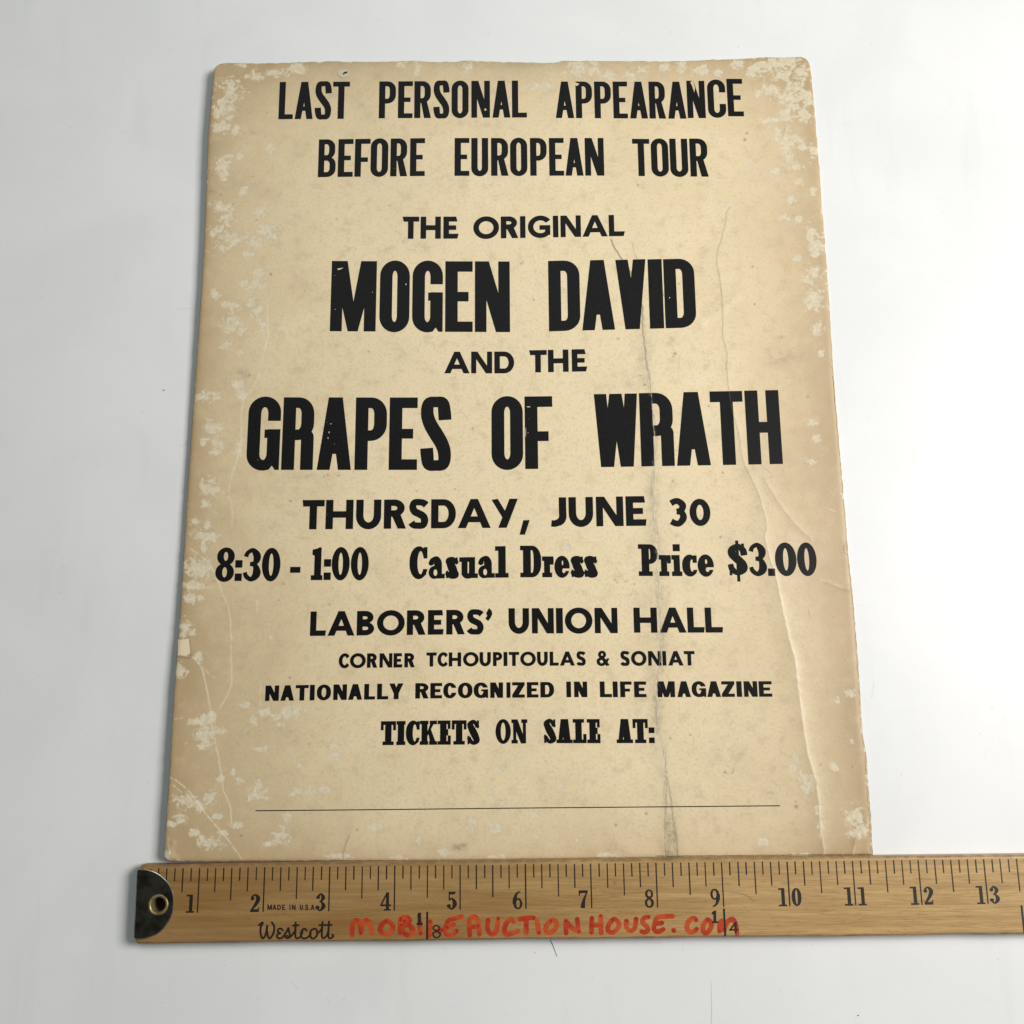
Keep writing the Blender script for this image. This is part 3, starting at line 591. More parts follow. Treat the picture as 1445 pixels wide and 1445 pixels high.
# cracks
CL = np.zeros((NPX, NPX), np.float32); CD = np.zeros((NPX, NPX), np.float32); DIRT = np.zeros((NPX, NPX), np.float32)
def crack(Fd, pts, w, s, wig=.7):
    np.maximum(Fd, s * np.exp(-(dist_to(wiggle(pts, wig, 4), 8) / w) ** 2), out=Fd)
for pts, s in (([(377, 425), (378, 474.5), (372, 499), (365.6, 529), (352, 554), (342, 569), (341, 609), (338, 636), (327, 671), (323, 694)], .60), ([(312, 692), (326, 708), (328, 740)], .45), ([(270, 775), (292, 792), (304.6, 812), (314.5, 839), (323, 859), (326, 894), (326, 934), (327, 959), (322, 979), (309.5, 999)], .65),
               ([(272, 927), (285, 944), (292, 974), (297, 1000), (301, 1032), (307, 1062), (313, 1099.5), (316, 1117), (324.5, 1137), (327, 1162)], .8), ([(272, 927), (290, 945), (302, 957)], .5), ([(240, 1097), (260, 1109.5), (280, 1134), (295, 1154), (312, 1174), (327, 1192), (341, 1212)], .9), ([(244, 1108), (256, 1118)], .6), ([(461.5, 497), (470, 514), (466.5, 537), (456.5, 557)], .38),
               ([(363, 848), (363, 864)], .7), ([(367, 1000), (368, 970), (366, 960)], .45), ([(990, 453), (1020, 437), (1038, 419)], .40), ([(1043, 256), (1025, 300), (1015, 346), (1011, 369)], .45), ([(470, 835), (475, 826)], .4), ([(1096, 548), (1106, 538), (1112, 536)], .5),
               ([(1204, 1208), (1210, 1180), (1228, 1160)], .6), ([(252, 1215), (240, 1204), (237, 1180)], .6), ([(1160, 1010), (1164, 1080)], .0), ([(244, 1015), (258, 1013)], .5), ([(268, 830), (300, 829)], .5), ([(1165, 716), (1180, 722)], .6), ([(1190, 830), (1160, 818)], .5), ([(280, 330), (296, 322)], .3)):
    crack(CL, pts, .8, s)
crack(CL, [(a + 2.2, b) for a, b in cr2 if b > 690], .9, .28, .1); crack(CL, [(a - 2.0, b) for a, b in cr1 if b > 430], .8, .22, .2)
crack(CD, cr1, .85, .95, .3); crack(CD, [(a + 3.5 * math.sin(b / 23), b) for a, b in cr1 if b > 420], .6, .35, .5); crack(CD, cr1b, .8, .6, .2); crack(CD, [(a + .3, b) for a, b in cr2 if b > 290], .7, .55, .2)
for pts, s in (([(493, 1179), (485, 1199), (484.5, 1212)], .7), ([(891, 341), (896, 359), (904, 378)], .35), ([(915, 520), (930, 512), (950, 500)], .0), ([(1077, 675), (1095, 706), (1120, 739), (1143, 761)], .36), ([(1166, 821), (1200, 834)], .3), ([(251, 926), (266, 929), (270, 923)], .75), ([(268, 903), (269, 922)], .4), ([(252, 901), (267, 900)], .35),
               ([(1074, 655), (1090, 672), (1077, 675)], .25), ([(963, 545), (957, 530), (959, 500)], .2), ([(1024, 770), (1029, 790)], .2), ([(944, 690), (950, 676), (960, 664)], .15), ([(640, 585), (652, 582), (661, 592)], .3), ([(440, 1200), (443, 1195)], .3), ([(1036, 1083), (1033, 1092)], .6), ([(932, 940), (960, 985)], .15), ([(1141, 860), (1143, 870)], .4), ([(1193, 765), (1190, 775), (1194, 783)], .6)):
    crack(CD, pts, .7, s)
for u, v, a, b, s in ((922, 700, 8, 70, .5), (934, 880, 8, 100, .42), (926, 1000, 11, 60, .5), (906, 500, 12, 70, .38), (947, 1185, 8, 36, 1.1), (918, 800, 16, 140, .18), (925, 940, 20, 80, .18), (938, 1060, 5, 40, .3), (905, 560, 14, 40, .18), (648, 1196, 8, 4, 1.1), (655, 1193, 4, 3, 1.4), (1030, 1070, 24, 18, .30), (1012, 616, 16, 10, .30), (1105, 505, 24, 9, .42), (885, 560, 18, 50, .15), (912, 610, 6, 60, .28),
                      (860, 540, 26, 14, .20), (330, 255, 30, 20, .16), (305, 265, 10, 8, .4), (945, 480, 16, 8, .26), (960, 515, 20, 12, .14), (1086, 1120, 6, 5, .5), (905, 985, 18, 8, .35), (385, 740, 18, 6, .28), (440, 672, 26, 4, .3), (1030, 770, 10, 8, .2), (1170, 568, 3, 3, .8), (1102, 476, 4, 2, .8), (1085, 494, 4, 3, .6), (1193, 773, 2.5, 5, .9), (590, 120, 10, 6, .3),
                      (735, 620, 16, 4, .18), (480, 90, 60, 5, .22), (700, 92, 90, 4, .25), (1195, 1000, 4, 30, .22), (1175, 1130, 20, 40, .12), (1222, 1000, 4, 120, .35), (600, 1190, 40, 6, .15), (345, 530, 5, 10, .35), (340, 525, 4, 3, .5), (510, 148, 4, 4, .5), (357, 187, 4, 3, .5), (700, 740, 6, 6, .12), (1040, 1010, 30, 30, .10), (868, 790, 20, 8, .15)):
    blob(DIRT, u, v, a, b, s, 2)
for u, v, r in [(952.5, 499, 1.6), (950, 503, 1), (949.5, 679, 1.1), (410, 707, 1.4), (465, 853, 1.0), (1123.5, 1138, 1.7), (1123, 1131, .8), (504, 1171, 1.2), (869, 1164, 1.3), (350, 1035, .8), (1023, 1090, 1.6), (770, 1074, .9), (872, 478, 1.1), (312, 275, .9), (298, 270, .9), (329, 289, 1.0), (362, 311, .8), (377, 159, .7), (475, 309, .7), (588, 693, 1), (667, 605, 1.2), (633, 671, .9),
                 (642, 690, 1.0), (478, 671, 1.2), (462, 670, 1), (457, 672, .8), (520, 496, 1.3), (382, 387, 1.3), (430, 411, .8), (398, 446, .7), (910, 543, 1.2), (904, 530, .9), (1000, 573, 1.2), (1020, 667, 1), (1017, 758, 1), (883, 820, 1.0), (868, 818, 1.1), (871, 822, .8), (895, 824, .8), (302, 820, 1.1), (376, 1210, 0), (1062, 376, 1.1), (1065, 429, 1.0), (935, 416, 1.3), (958, 400, .9),
                 (946, 399, 1.0), (340, 1179, 1.2), (912, 1148, 1.3), (1203, 1082, 1), (974, 1037, 1.1), (946, 1042, 1.2), (1158, 1079, 1.0), (735, 372, 1.0), (738, 370, .8), (753, 423, 1), (470, 830, .7), (400, 824, 1), (393, 847, .9), (409, 956, 1), (300, 900, .0), (1216, 870, .8), (420, 1010, 0), (1054, 188, 1.5), (1051, 197, 1.5), (900, 261, 1), (1177, 870, .8), (885, 1040, .8), (1140, 560, 1.0), (1000, 600, .8)]:
    if r > 0: blob(CD, u, v, r, r * random.uniform(.7, 1.2), .75, 2)
for i in range(170):
    u, v = random.uniform(260, 1210), random.uniform(95, 1205)
    blob(CD, u, v, random.uniform(.5, .9), random.uniform(.5, .9), random.uniform(.2, .55), 2)
for i in range(60):
    u, v = random.uniform(280, 1200), random.uniform(100, 1200)
    blob(FLAKE, u, v, random.uniform(1, 2.4), random.uniform(.8, 2), .9)
def samp(A, u, v):
    u = np.clip(np.asarray(u, float), 0, NPX - 2); v = np.clip(np.asarray(v, float), 0, NPX - 2)
    i = u.astype(int); j = v.astype(int); a = u - i; b = v - j
    return A[j, i] * (1 - a) * (1 - b) + A[j, i + 1] * a * (1 - b) + A[j + 1, i] * (1 - a) * b + A[j + 1, i + 1] * a * b

CARD_O = np.array([0.0, -0.001, 0.0])
poster = root('poster', tuple(CARD_O), 'yellowed cardboard concert poster with bold black lettering and flaking edges on white table', 'poster')

def card():
    NX, NY = 720, 880
    def rail(pts, n, axis, rag):
        c = np.array(catmull(pts, 10)); L = np.r_[0, np.cumsum(np.hypot(*np.diff(c, axis=0).T))]; s = np.linspace(0, L[-1], n)
        x, y = np.interp(s, L, c[:, 0]), np.interp(s, L, c[:, 1]); nz = np.random.randn(n)
        nz = np.convolve(nz, [.15, .3, .5, .65, .7, .65, .5, .3, .15], 'same'); w = np.minimum(1, np.minimum(np.arange(n), np.arange(n)[::-1]) / 12)
        (y if axis == 0 else x)[:] += nz * rag * w
        return np.stack([x, y], -1)
    def corner(a, mid, b): return a, mid, b
    tl, tr, br, bl = (305.4, 93.4), (1139.8, 85.6), (1229.0, 1205.6), (235.2, 1211.6)
    top = rail([tl, (311, 90.4)] + TOP + [(1135, 81.8), tr], NX, 0, .20); bot = rail([bl, (239, 1214.2)] + BOT + [(1227.4, 1206.8), br], NX, 0, .14)
    left = rail([tl, (302.2, 99)] + LEFT + [(232.6, 1208.4), bl], NY, 1, .16); right = rail([tr, (1142.8, 92.6)] + RIGHT + [(1229.8, 1203), br], NY, 1, .18)
    s = np.linspace(0, 1, NX)[None, :, None]; t = np.linspace(0, 1, NY)[:, None, None]
    G = (1 - t) * top[None] + t * bot[None] + (1 - s) * left[:, None] + s * right[:, None] - ((1 - s) * (1 - t) * top[0] + s * (1 - t) * top[-1] + (1 - s) * t * bot[0] + s * t * bot[-1])
    u, v = G[..., 0].ravel(), G[..., 1].ravel()
    V = P(u, v, samp(H, u, v)) - CARD_O
    idx = np.arange(NX * NY).reshape(NY, NX)
    F4 = np.stack([idx[:-1, :-1], idx[1:, :-1], idx[1:, 1:], idx[:-1, 1:]], -1).reshape(-1, 4)
    rim = np.r_[idx[0, :-1], idx[:-1, -1], idx[-1, :0:-1], idx[:0:-1, 0]]
    n0 = len(V); low = V[rim].copy(); low[:, 2] -= .00095; low[:, 2] = np.maximum(low[:, 2], .00004)
    V = np.r_[V, low]; k = len(rim); ii = np.arange(k)
    F4 = np.r_[F4, np.stack([rim, rim[(ii + 1) % k], n0 + (ii + 1) % k, n0 + ii], -1)]
    me = bpy.data.meshes.new('card_board')
    me.vertices.add(len(V)); me.vertices.foreach_set('co', V.astype(np.float32).ravel())
    me.loops.add(F4.size); me.loops.foreach_set('vertex_index', F4.astype(np.int32).ravel())
    me.polygons.add(len(F4)); me.polygons.foreach_set('loop_start', np.arange(0, F4.size, 4, dtype=np.int32))
    mi = np.zeros(len(F4), np.int32); mi[-k:] = 1
    me.materials.append(M_CARD); me.materials.append(M_EDGE)
    me.polygons.foreach_set('material_index', mi)
    sm = np.ones(len(F4), bool); sm[-k:] = False; me.polygons.foreach_set('use_smooth', sm)
    me.update(calc_edges=True); me.validate()
    for nm, A in (('tone', TONE), ('flake', FLAKE), ('crack_light', CL), ('crack_dark', CD), ('dirt', DIRT)):
        at = me.attributes.new(nm, 'FLOAT', 'POINT'); val = np.zeros(len(V), np.float32); val[:n0] = samp(A, u, v); val[n0:] = val[rim]
        at.data.foreach_set('value', val)
    o = bpy.data.objects.new('board', me); sc.collection.objects.link(o); o.parent = poster
    return o
card()

def on_card(name, V2, T, mat, lift=.00010, label=None):
    u = np.array([p[0] for p in V2]); v = np.array([p[1] for p in V2])
    z = samp(H, u, v); X = P(u, v, z + lift)
    o = mesh_obj(name, X, [t[::-1] for t in T], mat, poster, CARD_O, smooth=True)
    e = 1.2; dU = P(u + e, v, samp(H, u + e, v)) - P(u - e, v, samp(H, u - e, v)); dV = P(u, v + e, samp(H, u, v + e)) - P(u, v - e, samp(H, u, v - e))
    N = np.cross(dV, dU); N /= np.linalg.norm(N, axis=1)[:, None]; N[N[:, 2] < 0] *= -1
    fix_up(o); o.data.normals_split_custom_set_from_vertices([tuple(n) for n in N])
    if label: o['label'] = label
    return o
def fix_up(o):
    me = o.data; bm = bmesh.new(); bm.from_mesh(me)
    for f in bm.faces:
        if f.normal.z < 0: f.normal_flip()
    bm.to_mesh(me); bm.free()
def ribbon(pts, w):
    out = []
    for s, q in ST(pts, w, 1, smooth=False): out.append(q)
    return out
CREASES += [catmull(cr1[::2], 2), catmull(cr2[::2], 2)]
CUT = ribbon([p for p in cr1 if p[1] > 470], .5) + ribbon(cr2, .4)
CUT += [EL(718 - 33, 154.5, 1.7, 1.6, 8), [(811.5, 116), (818, 118), (814, 121.5), (812, 120)], [(974, 116), (978, 113), (981, 124), (980, 131), (977, 122)], EL(945, 420, .9, .9, 7), [(476, 379), (485, 377.5), (481, 380), (477, 381)], [(491, 378), (499, 376), (497, 379)], EL(573, 401, .8, 1.6, 7), EL(742, 610, .5, 8, 8), EL(746, 574, 3, .7, 8), EL(464.5, 610, .8, 1.6, 7), EL(463, 618, .7, 1.5, 7), EL(467, 598, 1.4, .6, 7)]
for i in range(14):
    bx = random.choice([(470, 485, 375, 460), (345, 365, 640, 660), (452, 475, 580, 625), (741, 750, 570, 620), (588, 600, 115, 140), (551, 560, 205, 240), (304, 330, 780, 815), (518, 535, 400, 460), (455, 470, 700, 730)])
    CUT.append(EL(random.uniform(*bx[:2]), random.uniform(*bx[2:]), random.uniform(.3, .8), random.uniform(.3, .7), 6))

LINES = [
 ('tall condensed capitals in the topmost printed line', [
  ('L 393.9 414;A 416.7 442;S 444.5 468;T 469.6 493.3', FA, ((394, 168.1), (494, 167.5)), (115.6, 115.2)),
  ('P 535 558.6;E 561.9 582.4;R 584.8 608.4;S 611.7 634.4;O 637.4 661.2;N 665.3 691.4;A 695 720.1;L 722.6 743.4', FA, ((535, 166.8), (743, 165.6)), (114.9, 113.6)),
  ('A 784.1 809.8;P 812.6 835.6;P 838.9 862.2;E 865.3 885.5;A 888.7 913.6;R 916 939;A 942.2 967.6;N 969.7 995 113.9 166.5;C 998.6 1024 112.7 165.6;E 1026.4 1048.5 111.2 164.0', FA, ((784, 166.4), (970, 167.4)), (115.0, 115.2))]),
 ('tall condensed capitals in the second printed line', [
  ('B 449.4 473.9;E 477.2 498.3;F 500.8 522.5;O 523.2 547.8;R 551.1 574.9;E 578.8 599.6', FA, ((449, 249.9), (600, 248.2)), (196.7, 194.9)),
  ('E 641.6 662.3;U 665.2 688.9;R 693.1 717.5;O 720 744.1;P 748.2 771.5;E 775 795.7;A 797.7 823;N 825.6 852.2', FA, ((641, 248), (852, 247.7)), (194.7, 194.7)),
  ('T 892.8 916.9;O 918.9 943.3;U 945.5 970.7;R 973.7 999', FA, ((892, 248.2), (999, 249.2)), (196, 195.5))]),
 ('rounded bold capitals above the first big name', [
  ('T 568 591.5;H 593.6 622.1;E 625.8 647.2', FF, ((568, 336.9), (647, 336.6)), (305.7, 305.6)),
  ('O 668 704.3;R 706.8 731.3;I 734 741.5;G 745 776.5;I 780.4 787.9;N 791.1 819.7;A 821.9 857.3;L 859.2 881.5', FF, ((668, 337), (881, 332.9)), (306, 303))]),
 ('large heavy condensed capitals, the first big name', [
  ('M 467 531;O 536 578;G 582 624.9;E 628.4 667;N 670.3 719.5', FB, ((467, 467.3), (719, 468.6)), (368.3, 368.9)),
  ('D 774.2 818.3;A 820.8 866.6;V 869.8 912.6;I 915.6 935.5;D 937.7 981', FB, ((774, 467.5), (981, 462.0)), (368, 364.8))]),
 ('rounded bold capitals between the two big names', [
  ('A 627.2 662.8;N 665 694.5;D 697.7 725.6', FF, ((627, 526.7), (725, 526.8)), (496.3, 496.0)),
  ('T 746.8 771.7;H 773.4 802.3;E 807 828.5', FF, ((747, 525.6), (828, 524)), (494.3, 492.5))]),
 ('large heavy condensed capitals, the second big name', [
  ('G 349.4 395.5;R 398.7 443.6;A 448.6 496.4;P 501.4 545.7;E 549.4 589;S 593.3 637', FB, ((349, 663), (637, 663)), (560.5, 561)),
  ('O 693.7 738;F 740.8 780', FB, ((694, 662.4), (780, 661.3)), (560.2, 559)),
  ('W 839.3 900.6;R 903.5 951;A 953.4 1000.8;T 1003.8 1050;H 1053.3 1101.5', FB, ((839, 659.3), (1101, 654.6)), (556.4, 550.2))]),
 ('bold rounded date line', [
  ('T 426.4 457.7;H 459.8 498.6;U 502.6 537.9;R 541.9 573.2;S 576.8 605;D 608.5 643.4;A 646.2 692.5;Y 693.9 730.9;, 733.2 747.6 734 754.4', FC, ((426, 747), (731, 744.6)), (705.6, 703.7)),
  ('J 778 799.2;U 802.6 837;N 841.3 879.6;E 883.2 912', FC, ((778, 743.5), (912, 741.8)), (702, 699.9)),
  ('3 945 969.2;0 973.2 1002.5', FC, ((945, 742.2), (1002, 742.2)), (703.5, 703.8))]),
 ('slab serif line with times, dress and price', [
  ('8 304.5 330.7;: 331.7 341.7 790.4 819.8;3 343.7 368.1;0 369.7 395.8;- 409.5 423.9 799.9 808.2', FS, ((304, 820.2), (396, 820)), (773.4, 773.4)),
  ('1 439.3 455.6;: 457 467 789 818.4;0 468.2 493.5;0 495.2 520.4', FS, ((439, 818.6), (520, 818.6)), (772.4, 772.2)),
  ('C 578 603.1;a 605.1 627.8;s 629.2 646.7;u 648.3 674.4;a 675 698;l 699 713.2', FS, ((578, 816.8), (713, 815)), (771.6, 770.6)),
  ('D 734.2 763.7;r 765.1 781.3;e 782.3 803.8;s 805.8 823.3;s 824.5 842.5', FS, ((734, 814.6), (842, 814.4)), (770, 769.8)),
  ('P 901 928.6;r 930 946.7;i 947.3 962.5;c 962.5 983.3;e 984.2 1007', FS, ((901, 812.7), (1007, 813)), (768, 767.8)),
  ('$ 1028 1054.2;3 1057.1 1081.6;. 1084.1 1094 802.2 812.7;0 1093.8 1124;0 1125 1152.3', FS, ((1028, 812.7), (1152, 812.5)), (766, 765.8))]),
 ('bold rounded capitals naming the hall', [
  ("L 437.9 460.5;A 462.8 500.6;B 503.7 528.2;O 532.1 571.2;R 574.3 600.7;E 604 626.2;R 629.9 655.9;S 658.8 682.9;' 685 694.3 858.8 875.6", FC, ((438, 897.4), (683, 894.8)), (862.9, 860)),
  ('U 717.8 746.6;N 750.7 781.5;I 784.8 794.3;O 797.2 836.1;N 839.3 871.4', FC, ((718, 893.9), (871, 893.4)), (858.3, 857.6)),
  ('H 894.4 927.2;A 930.6 968.2;L 970 994;L 995.1 1019.9', FC, ((894, 892.8), (1020, 892.6)), (857.4, 857.3))]),
 ('small bold rounded capitals giving the street corner', [
  ('C 478.1 493.2;O 493.9 516.2;R 518 532.6;N 535.7 553.7;E 555.5 568;R 570.8 585.4', FC, ((478, 942.8), (585, 941.6)), (922.2, 921.5)),
  ('T 601.7 616.1;C 617.5 632.2;H 633.4 650.8;O 653.5 675.5;U 676.9 692.7;P 695.8 708.8;I 710.7 716;T 717.9 732.7;O 734.2 756.2;U 758 773;L 775.8 788.6;A 790.1 811.2;S 813.4 826.8', FC, ((601, 940.6), (826, 939)), (920.8, 919.2)),
  ('& 842 860.2', FC, ((842, 939.4), (860, 939.4)), (918.6, 918.6)),
  ('S 875.4 888.8;O 890.6 912.4;N 914.8 933.1;I 935 940.1;A 942.9 964.3;T 965.2 980.5', FC, ((875, 939.4), (980, 939)), (918.8, 918.6))]),
 ('small wide grotesque capitals in one long line', [
  ('N 374.5 393.7;A 396.1 415.2;T 417.2 435.4;I 437.3 444.1;O 447.2 467.1;N 470.5 489.6;A 491.6 511.2;L 514.1 529.4;L 532.3 547.9;Y 549.3 569.2', FN, ((374, 989.2), (569, 986.5)), (967.5, 964.2)),
  ('R 586.2 605;E 607.4 623.9;C 625.7 644.3;O 646.4 666.8;G 668.6 688.9;N 691.9 709.9;I 714.8 720.4;Z 722.9 740.5;E 743.6 759.8;D 762.7 781.9', FN, ((586, 985.7), (782, 984)), (964, 962.2)),
  ('I 799.4 805.8;N 810.3 828.7', FN, ((799, 983.8), (829, 983.8)), (961.8, 961.8)),
  ('L 846.6 863.4;I 864.9 871.7;F 875.3 891.5;E 895 912', FN, ((846, 983.8), (912, 983.8)), (961.6, 961.6)),
  ('M 928 952.4;A 955.7 974.7;G 976.2 996.4;A 997.8 1017.1;Z 1018.4 1036.7;I 1039.5 1046.8;N 1049.9 1068.8;E 1071 1089.4', FN, ((928, 983.8), (1089, 983.1)), (961.4, 961.2))]),
 ('condensed slab serif capitals of the last printed line', [
  ('T 537.4 558.7;I 559.6 572.2;C 573 592.2;K 592.6 617;E 617.7 636.2;T 637.6 658.4;S 659.4 676.6', FT, ((537, 1051.5), (677, 1050.5)), (1017.8, 1016)),
  ('O 699.4 720.9;N 721.9 744.3', FT, ((699, 1049.3), (744, 1049)), (1015.2, 1015)),
  ('S 767.4 784.6;A 785.3 807.8;L 808.6 827.5;E 828.5 847.1', FT, ((767, 1048.7), (847, 1048.7)), (1014.7, 1014.6)),
  ('A 870 892.9;T 893.1 914.4;: 915.8 923.7 1026.4 1048.6', FT, ((870, 1048.6), (914, 1048.6)), (1014.6, 1014.5))]),
]
for lab, words in LINES:
    parts = []
    for spec, F, base, top in words: parts += set_letters(spec, F, base, top, CUT)
    V2, T = merge(parts)
    on_card('lettering', V2, T, M_INK, label=lab)
rule = [(360.6, 1144.0), (540, 1142.4), (720, 1140.4), (900, 1138.8), (1100.5, 1137.0)]
V2, T = paint(ST([(x, y, 1.35) for x, y in rule], 1.35, 90) + [(-1, q) for q in CUT[:0]], None, 1e-4)
on_card('ruled_line', V2, T, M_INK, label='thin black ruled line near the foot of the poster')
# pin hole with its torn pale rim
q = [(485 + 9.2 * math.cos(a) * random.uniform(.85, 1.08), 103.6 + 6.4 * math.sin(a) * random.uniform(.85, 1.08)) for a in np.linspace(0, 2 * math.pi, 22)[:-1]]
V2, T = paint([(1, q), (-1, [(483, 104.5), (486, 101.5), (490.5, 100.6), (490, 103.2), (486, 104.4), (484, 105.5)])], None, 1e-4)
M_RIM = mat_plain('torn_paper', (.58, .51, .37), .8, .2)
rim = on_card('pin_hole', V2, T, M_RIM, .00016)
V2, T = paint([(1, [(482.6, 104.8), (486, 101.2), (491, 100.2), (490.4, 103.4), (486, 104.8), (484, 106)])], None, 1e-4)
on_card('hole_shadow', V2, T, M_HOLE, .00010).name = 'hole'
# raw patch where the surface was torn off at the left edge
V2, T = paint([(1, [(251.2, 902.4), (266.6, 901.4), (268.4, 921.5), (263, 925.5), (250.6, 925.4)])], [(a + random.uniform(-.3, .3), b) for a in range(252, 268, 2) for b in range(903, 925, 2)], 1e-4)
on_card('torn_patch', V2, T, M_RIP, .00010)

# ---------------------------------------------------------------- yardstick
ZR = .0062                                     # top face above the table
A0 = P(281.7, 1224.6, ZR); A1 = P(1202.8, 1214.3, ZR)
EX = (A1 - A0) / 10.0; INCH = np.linalg.norm(EX); EXn = EX / INCH; EYn = np.array([EXn[1], -EXn[0], 0.0])   # EYn: towards the viewer
O0 = A0 - EX
def yo(v): return float((P(603.0, v, ZR) - A0) @ EYn)
Y_TOP, Y_TICK, Y_BOT = yo(1215.6), yo(1221.2), yo(1327.8)
Y_S, Y_Q, Y_H, Y_I, Y_F = yo(1239.8), yo(1255.4), yo(1266.8), yo(1284.3), yo(1286.6)
RUL_O = O0 + EYn * (Y_TOP + Y_BOT) / 2; RUL_O[2] = 0.0
stick = root('yardstick', tuple(RUL_O), 'wooden yardstick with metal end and red handwriting, laid along the lower edge of the poster', 'yardstick')
def rl(x, y, z): return O0 * np.array([1, 1, 0]) + EXn * x + EYn * y + np.array([0, 0, z])
def px2r(u, v, z=ZR):
    d = P(u, v, z) - O0; return d @ EXn, d @ EYn
L_STICK = 36 * INCH + .001

def wood():
    xe = px2r(193.0, 1290)[0]
    prof = []; y0, y1, r = Y_TOP, Y_BOT, .0011
    for cx, cy, a0 in ((y1 - r, ZR - r, 0), (y0 + r, ZR - r, 90), (y0 + r, .0002 + r, 180), (y1 - r, .0002 + r, 270)):
        for i in range(6):
            a = math.radians(a0 + 18 * i); prof.append((cx + r * math.cos(a), cy + r * math.sin(a)))
    xs = [xe, xe + .0002, xe + .0005, xe + .001] + list(np.linspace(xe + .003, L_STICK, 150)); ins = [.0012, .0006, .0002, 0.0]
    t5 = [(y1 - r) + ((y0 + r) - (y1 - r)) * q for q in (.02, .05, .2, .5, .8, .95, .98)]
    prof = prof[:6] + [(y, ZR) for y in t5] + prof[6:]
    bm = bmesh.new(); rings = []
    for i, x in enumerate(xs):
        k = ins[i] if i < 4 else 0.0; rg = []
        wob = .00012 * math.sin(x * 75) + .00008 * math.sin(x * 191)
        for (y, z) in prof:
            cy, cz = (y0 + y1) / 2, ZR / 2
            yy = y + (k if y < cy else -k); zz = z + (k * .3 if z < cz else -k * .3)
            if y > cy: yy += wob
            rg.append(bm.verts.new(rl(x, yy, zz) - RUL_O))
        rings.append(rg)
    n = len(prof)
    for a, b in zip(rings[:-1], rings[1:]):
        for i in range(n): bm.faces.new([a[i], b[i], b[(i + 1) % n], a[(i + 1) % n]])
    bm.faces.new(rings[0]); bm.faces.new(rings[-1][::-1])
    bmesh.ops.recalc_face_normals(bm, faces=bm.faces)
    me = bpy.data.meshes.new('bar'); bm.to_mesh(me); bm.free()
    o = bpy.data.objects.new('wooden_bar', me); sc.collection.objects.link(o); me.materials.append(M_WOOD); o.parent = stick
    # eyelet bore
    hx, hy = px2r(223.2, 1276.8); c = rl(hx, hy, 0) - RUL_O
    bc = bmesh.new(); bmesh.ops.create_cone(bc, cap_ends=True, segments=40, radius1=.00315, radius2=.00315, depth=.02)
    bmesh.ops.translate(bc, verts=bc.verts, vec=Vector(c)); mc = bpy.data.meshes.new('c'); bc.to_mesh(mc); bc.free()
    co = bpy.data.objects.new('c', mc); sc.collection.objects.link(co); co.parent = stick
    md = o.modifiers.new('b', 'BOOLEAN'); md.operation = 'DIFFERENCE'; md.object = co; md.solver = 'EXACT'
    bpy.context.view_layer.update()
    dg = bpy.context.evaluated_depsgraph_get(); nm = bpy.data.meshes.new_from_object(o.evaluated_get(dg), depsgraph=dg)
    o.modifiers.clear(); o.data = nm; nm.name = 'wooden_bar'; bpy.data.objects.remove(co)
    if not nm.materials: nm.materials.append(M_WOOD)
    at = nm.attributes.new('edge_grime', 'FLOAT', 'POINT')
    vals = []
    for vt in nm.vertices:
        d = np.array(vt.co) + RUL_O - O0; y = d @ EYn
        vals.append(.75 if (y - Y_TOP) < .0009 or (Y_BOT - y) < .0007 else 0.0)
    at.data.foreach_set('value', vals)
    nm.polygons.foreach_set('use_smooth', [True] * len(nm.polygons))
    try: nm.set_sharp_from_angle(angle=math.radians(35))
    except Exception: pass
    return o
wood()
def on_stick_mm(name, ops, mat, lift, label=None):
    V2, T = paint(ops, None, 1e-7)
    o = mesh_obj(name, [rl(x, y, ZR + lift) for x, y in V2], T, mat, stick, RUL_O)
    return o
def fix_up(o):
    me = o.data; bm = bmesh.new(); bm.from_mesh(me)
    for f in bm.faces:
        if f.normal.z < 0: f.normal_flip()
    bm.to_mesh(me); bm.free()
def on_stick_px(name, V2, T, mat, lift, parent=None):
    u = np.array([p[0] for p in V2]); v = np.array([p[1] for p in V2])
    o = mesh_obj(name, P(u, v, ZR + lift), T, mat, parent or stick, RUL_O); fix_up(o); return o
ops = []
for i in range(1, 36 * 8):
    x = i * INCH / 8
    if i < 3: yb = Y_S
    else: yb = Y_I if i % 8 == 0 else Y_H if i % 4 == 0 else Y_Q if i % 2 == 0 else Y_S
    if i == 3: yb = Y_S
    w = (.00050 if i % 8 == 0 else .00046) * random.uniform(.9, 1.1); y0 = Y_TICK + random.uniform(-.0001, .0001); dx = random.uniform(-.00006, .00006)
    ops.append((1, Rr(x - w / 2 + dx, y0, x + w / 2 + dx, yb + random.uniform(-.00012, .00012))))
for i in range(1, 8):
    x = i * 4.5 * INCH; ops.append((1, Rr(x - .00038, Y_F, x + .00038, Y_BOT - .0006)))
fix_up(on_stick_mm('graduation_marks', ops, M_MARK, .00006))
# numerals
NUM_H = .00665
def numeral_ops(txt, x, yb, gap, side, F=FR, h=NUM_H):
    out = []
    wd = {'1': .50, '4': .62, '7': .58}
    for k, ch in enumerate(txt):
        w = wd.get(ch, .56); wpx = w * h
        if len(txt) == 1: x0 = x - gap - wpx
        else: x0 = (x - gap * .75 - wpx) if k == 0 else (x + gap * .75)
        out += [(s, [(x0 + p[0] * h, yb - p[1] * h) for p in poly]) for s, poly in glyph(ch, w, F)]
    return out
for n_ in range(1, 36):
    o = on_stick_mm('numeral', numeral_ops(str(n_), n_ * INCH, Y_I, .0013, 0), M_MARK, .00007); fix_up(o)
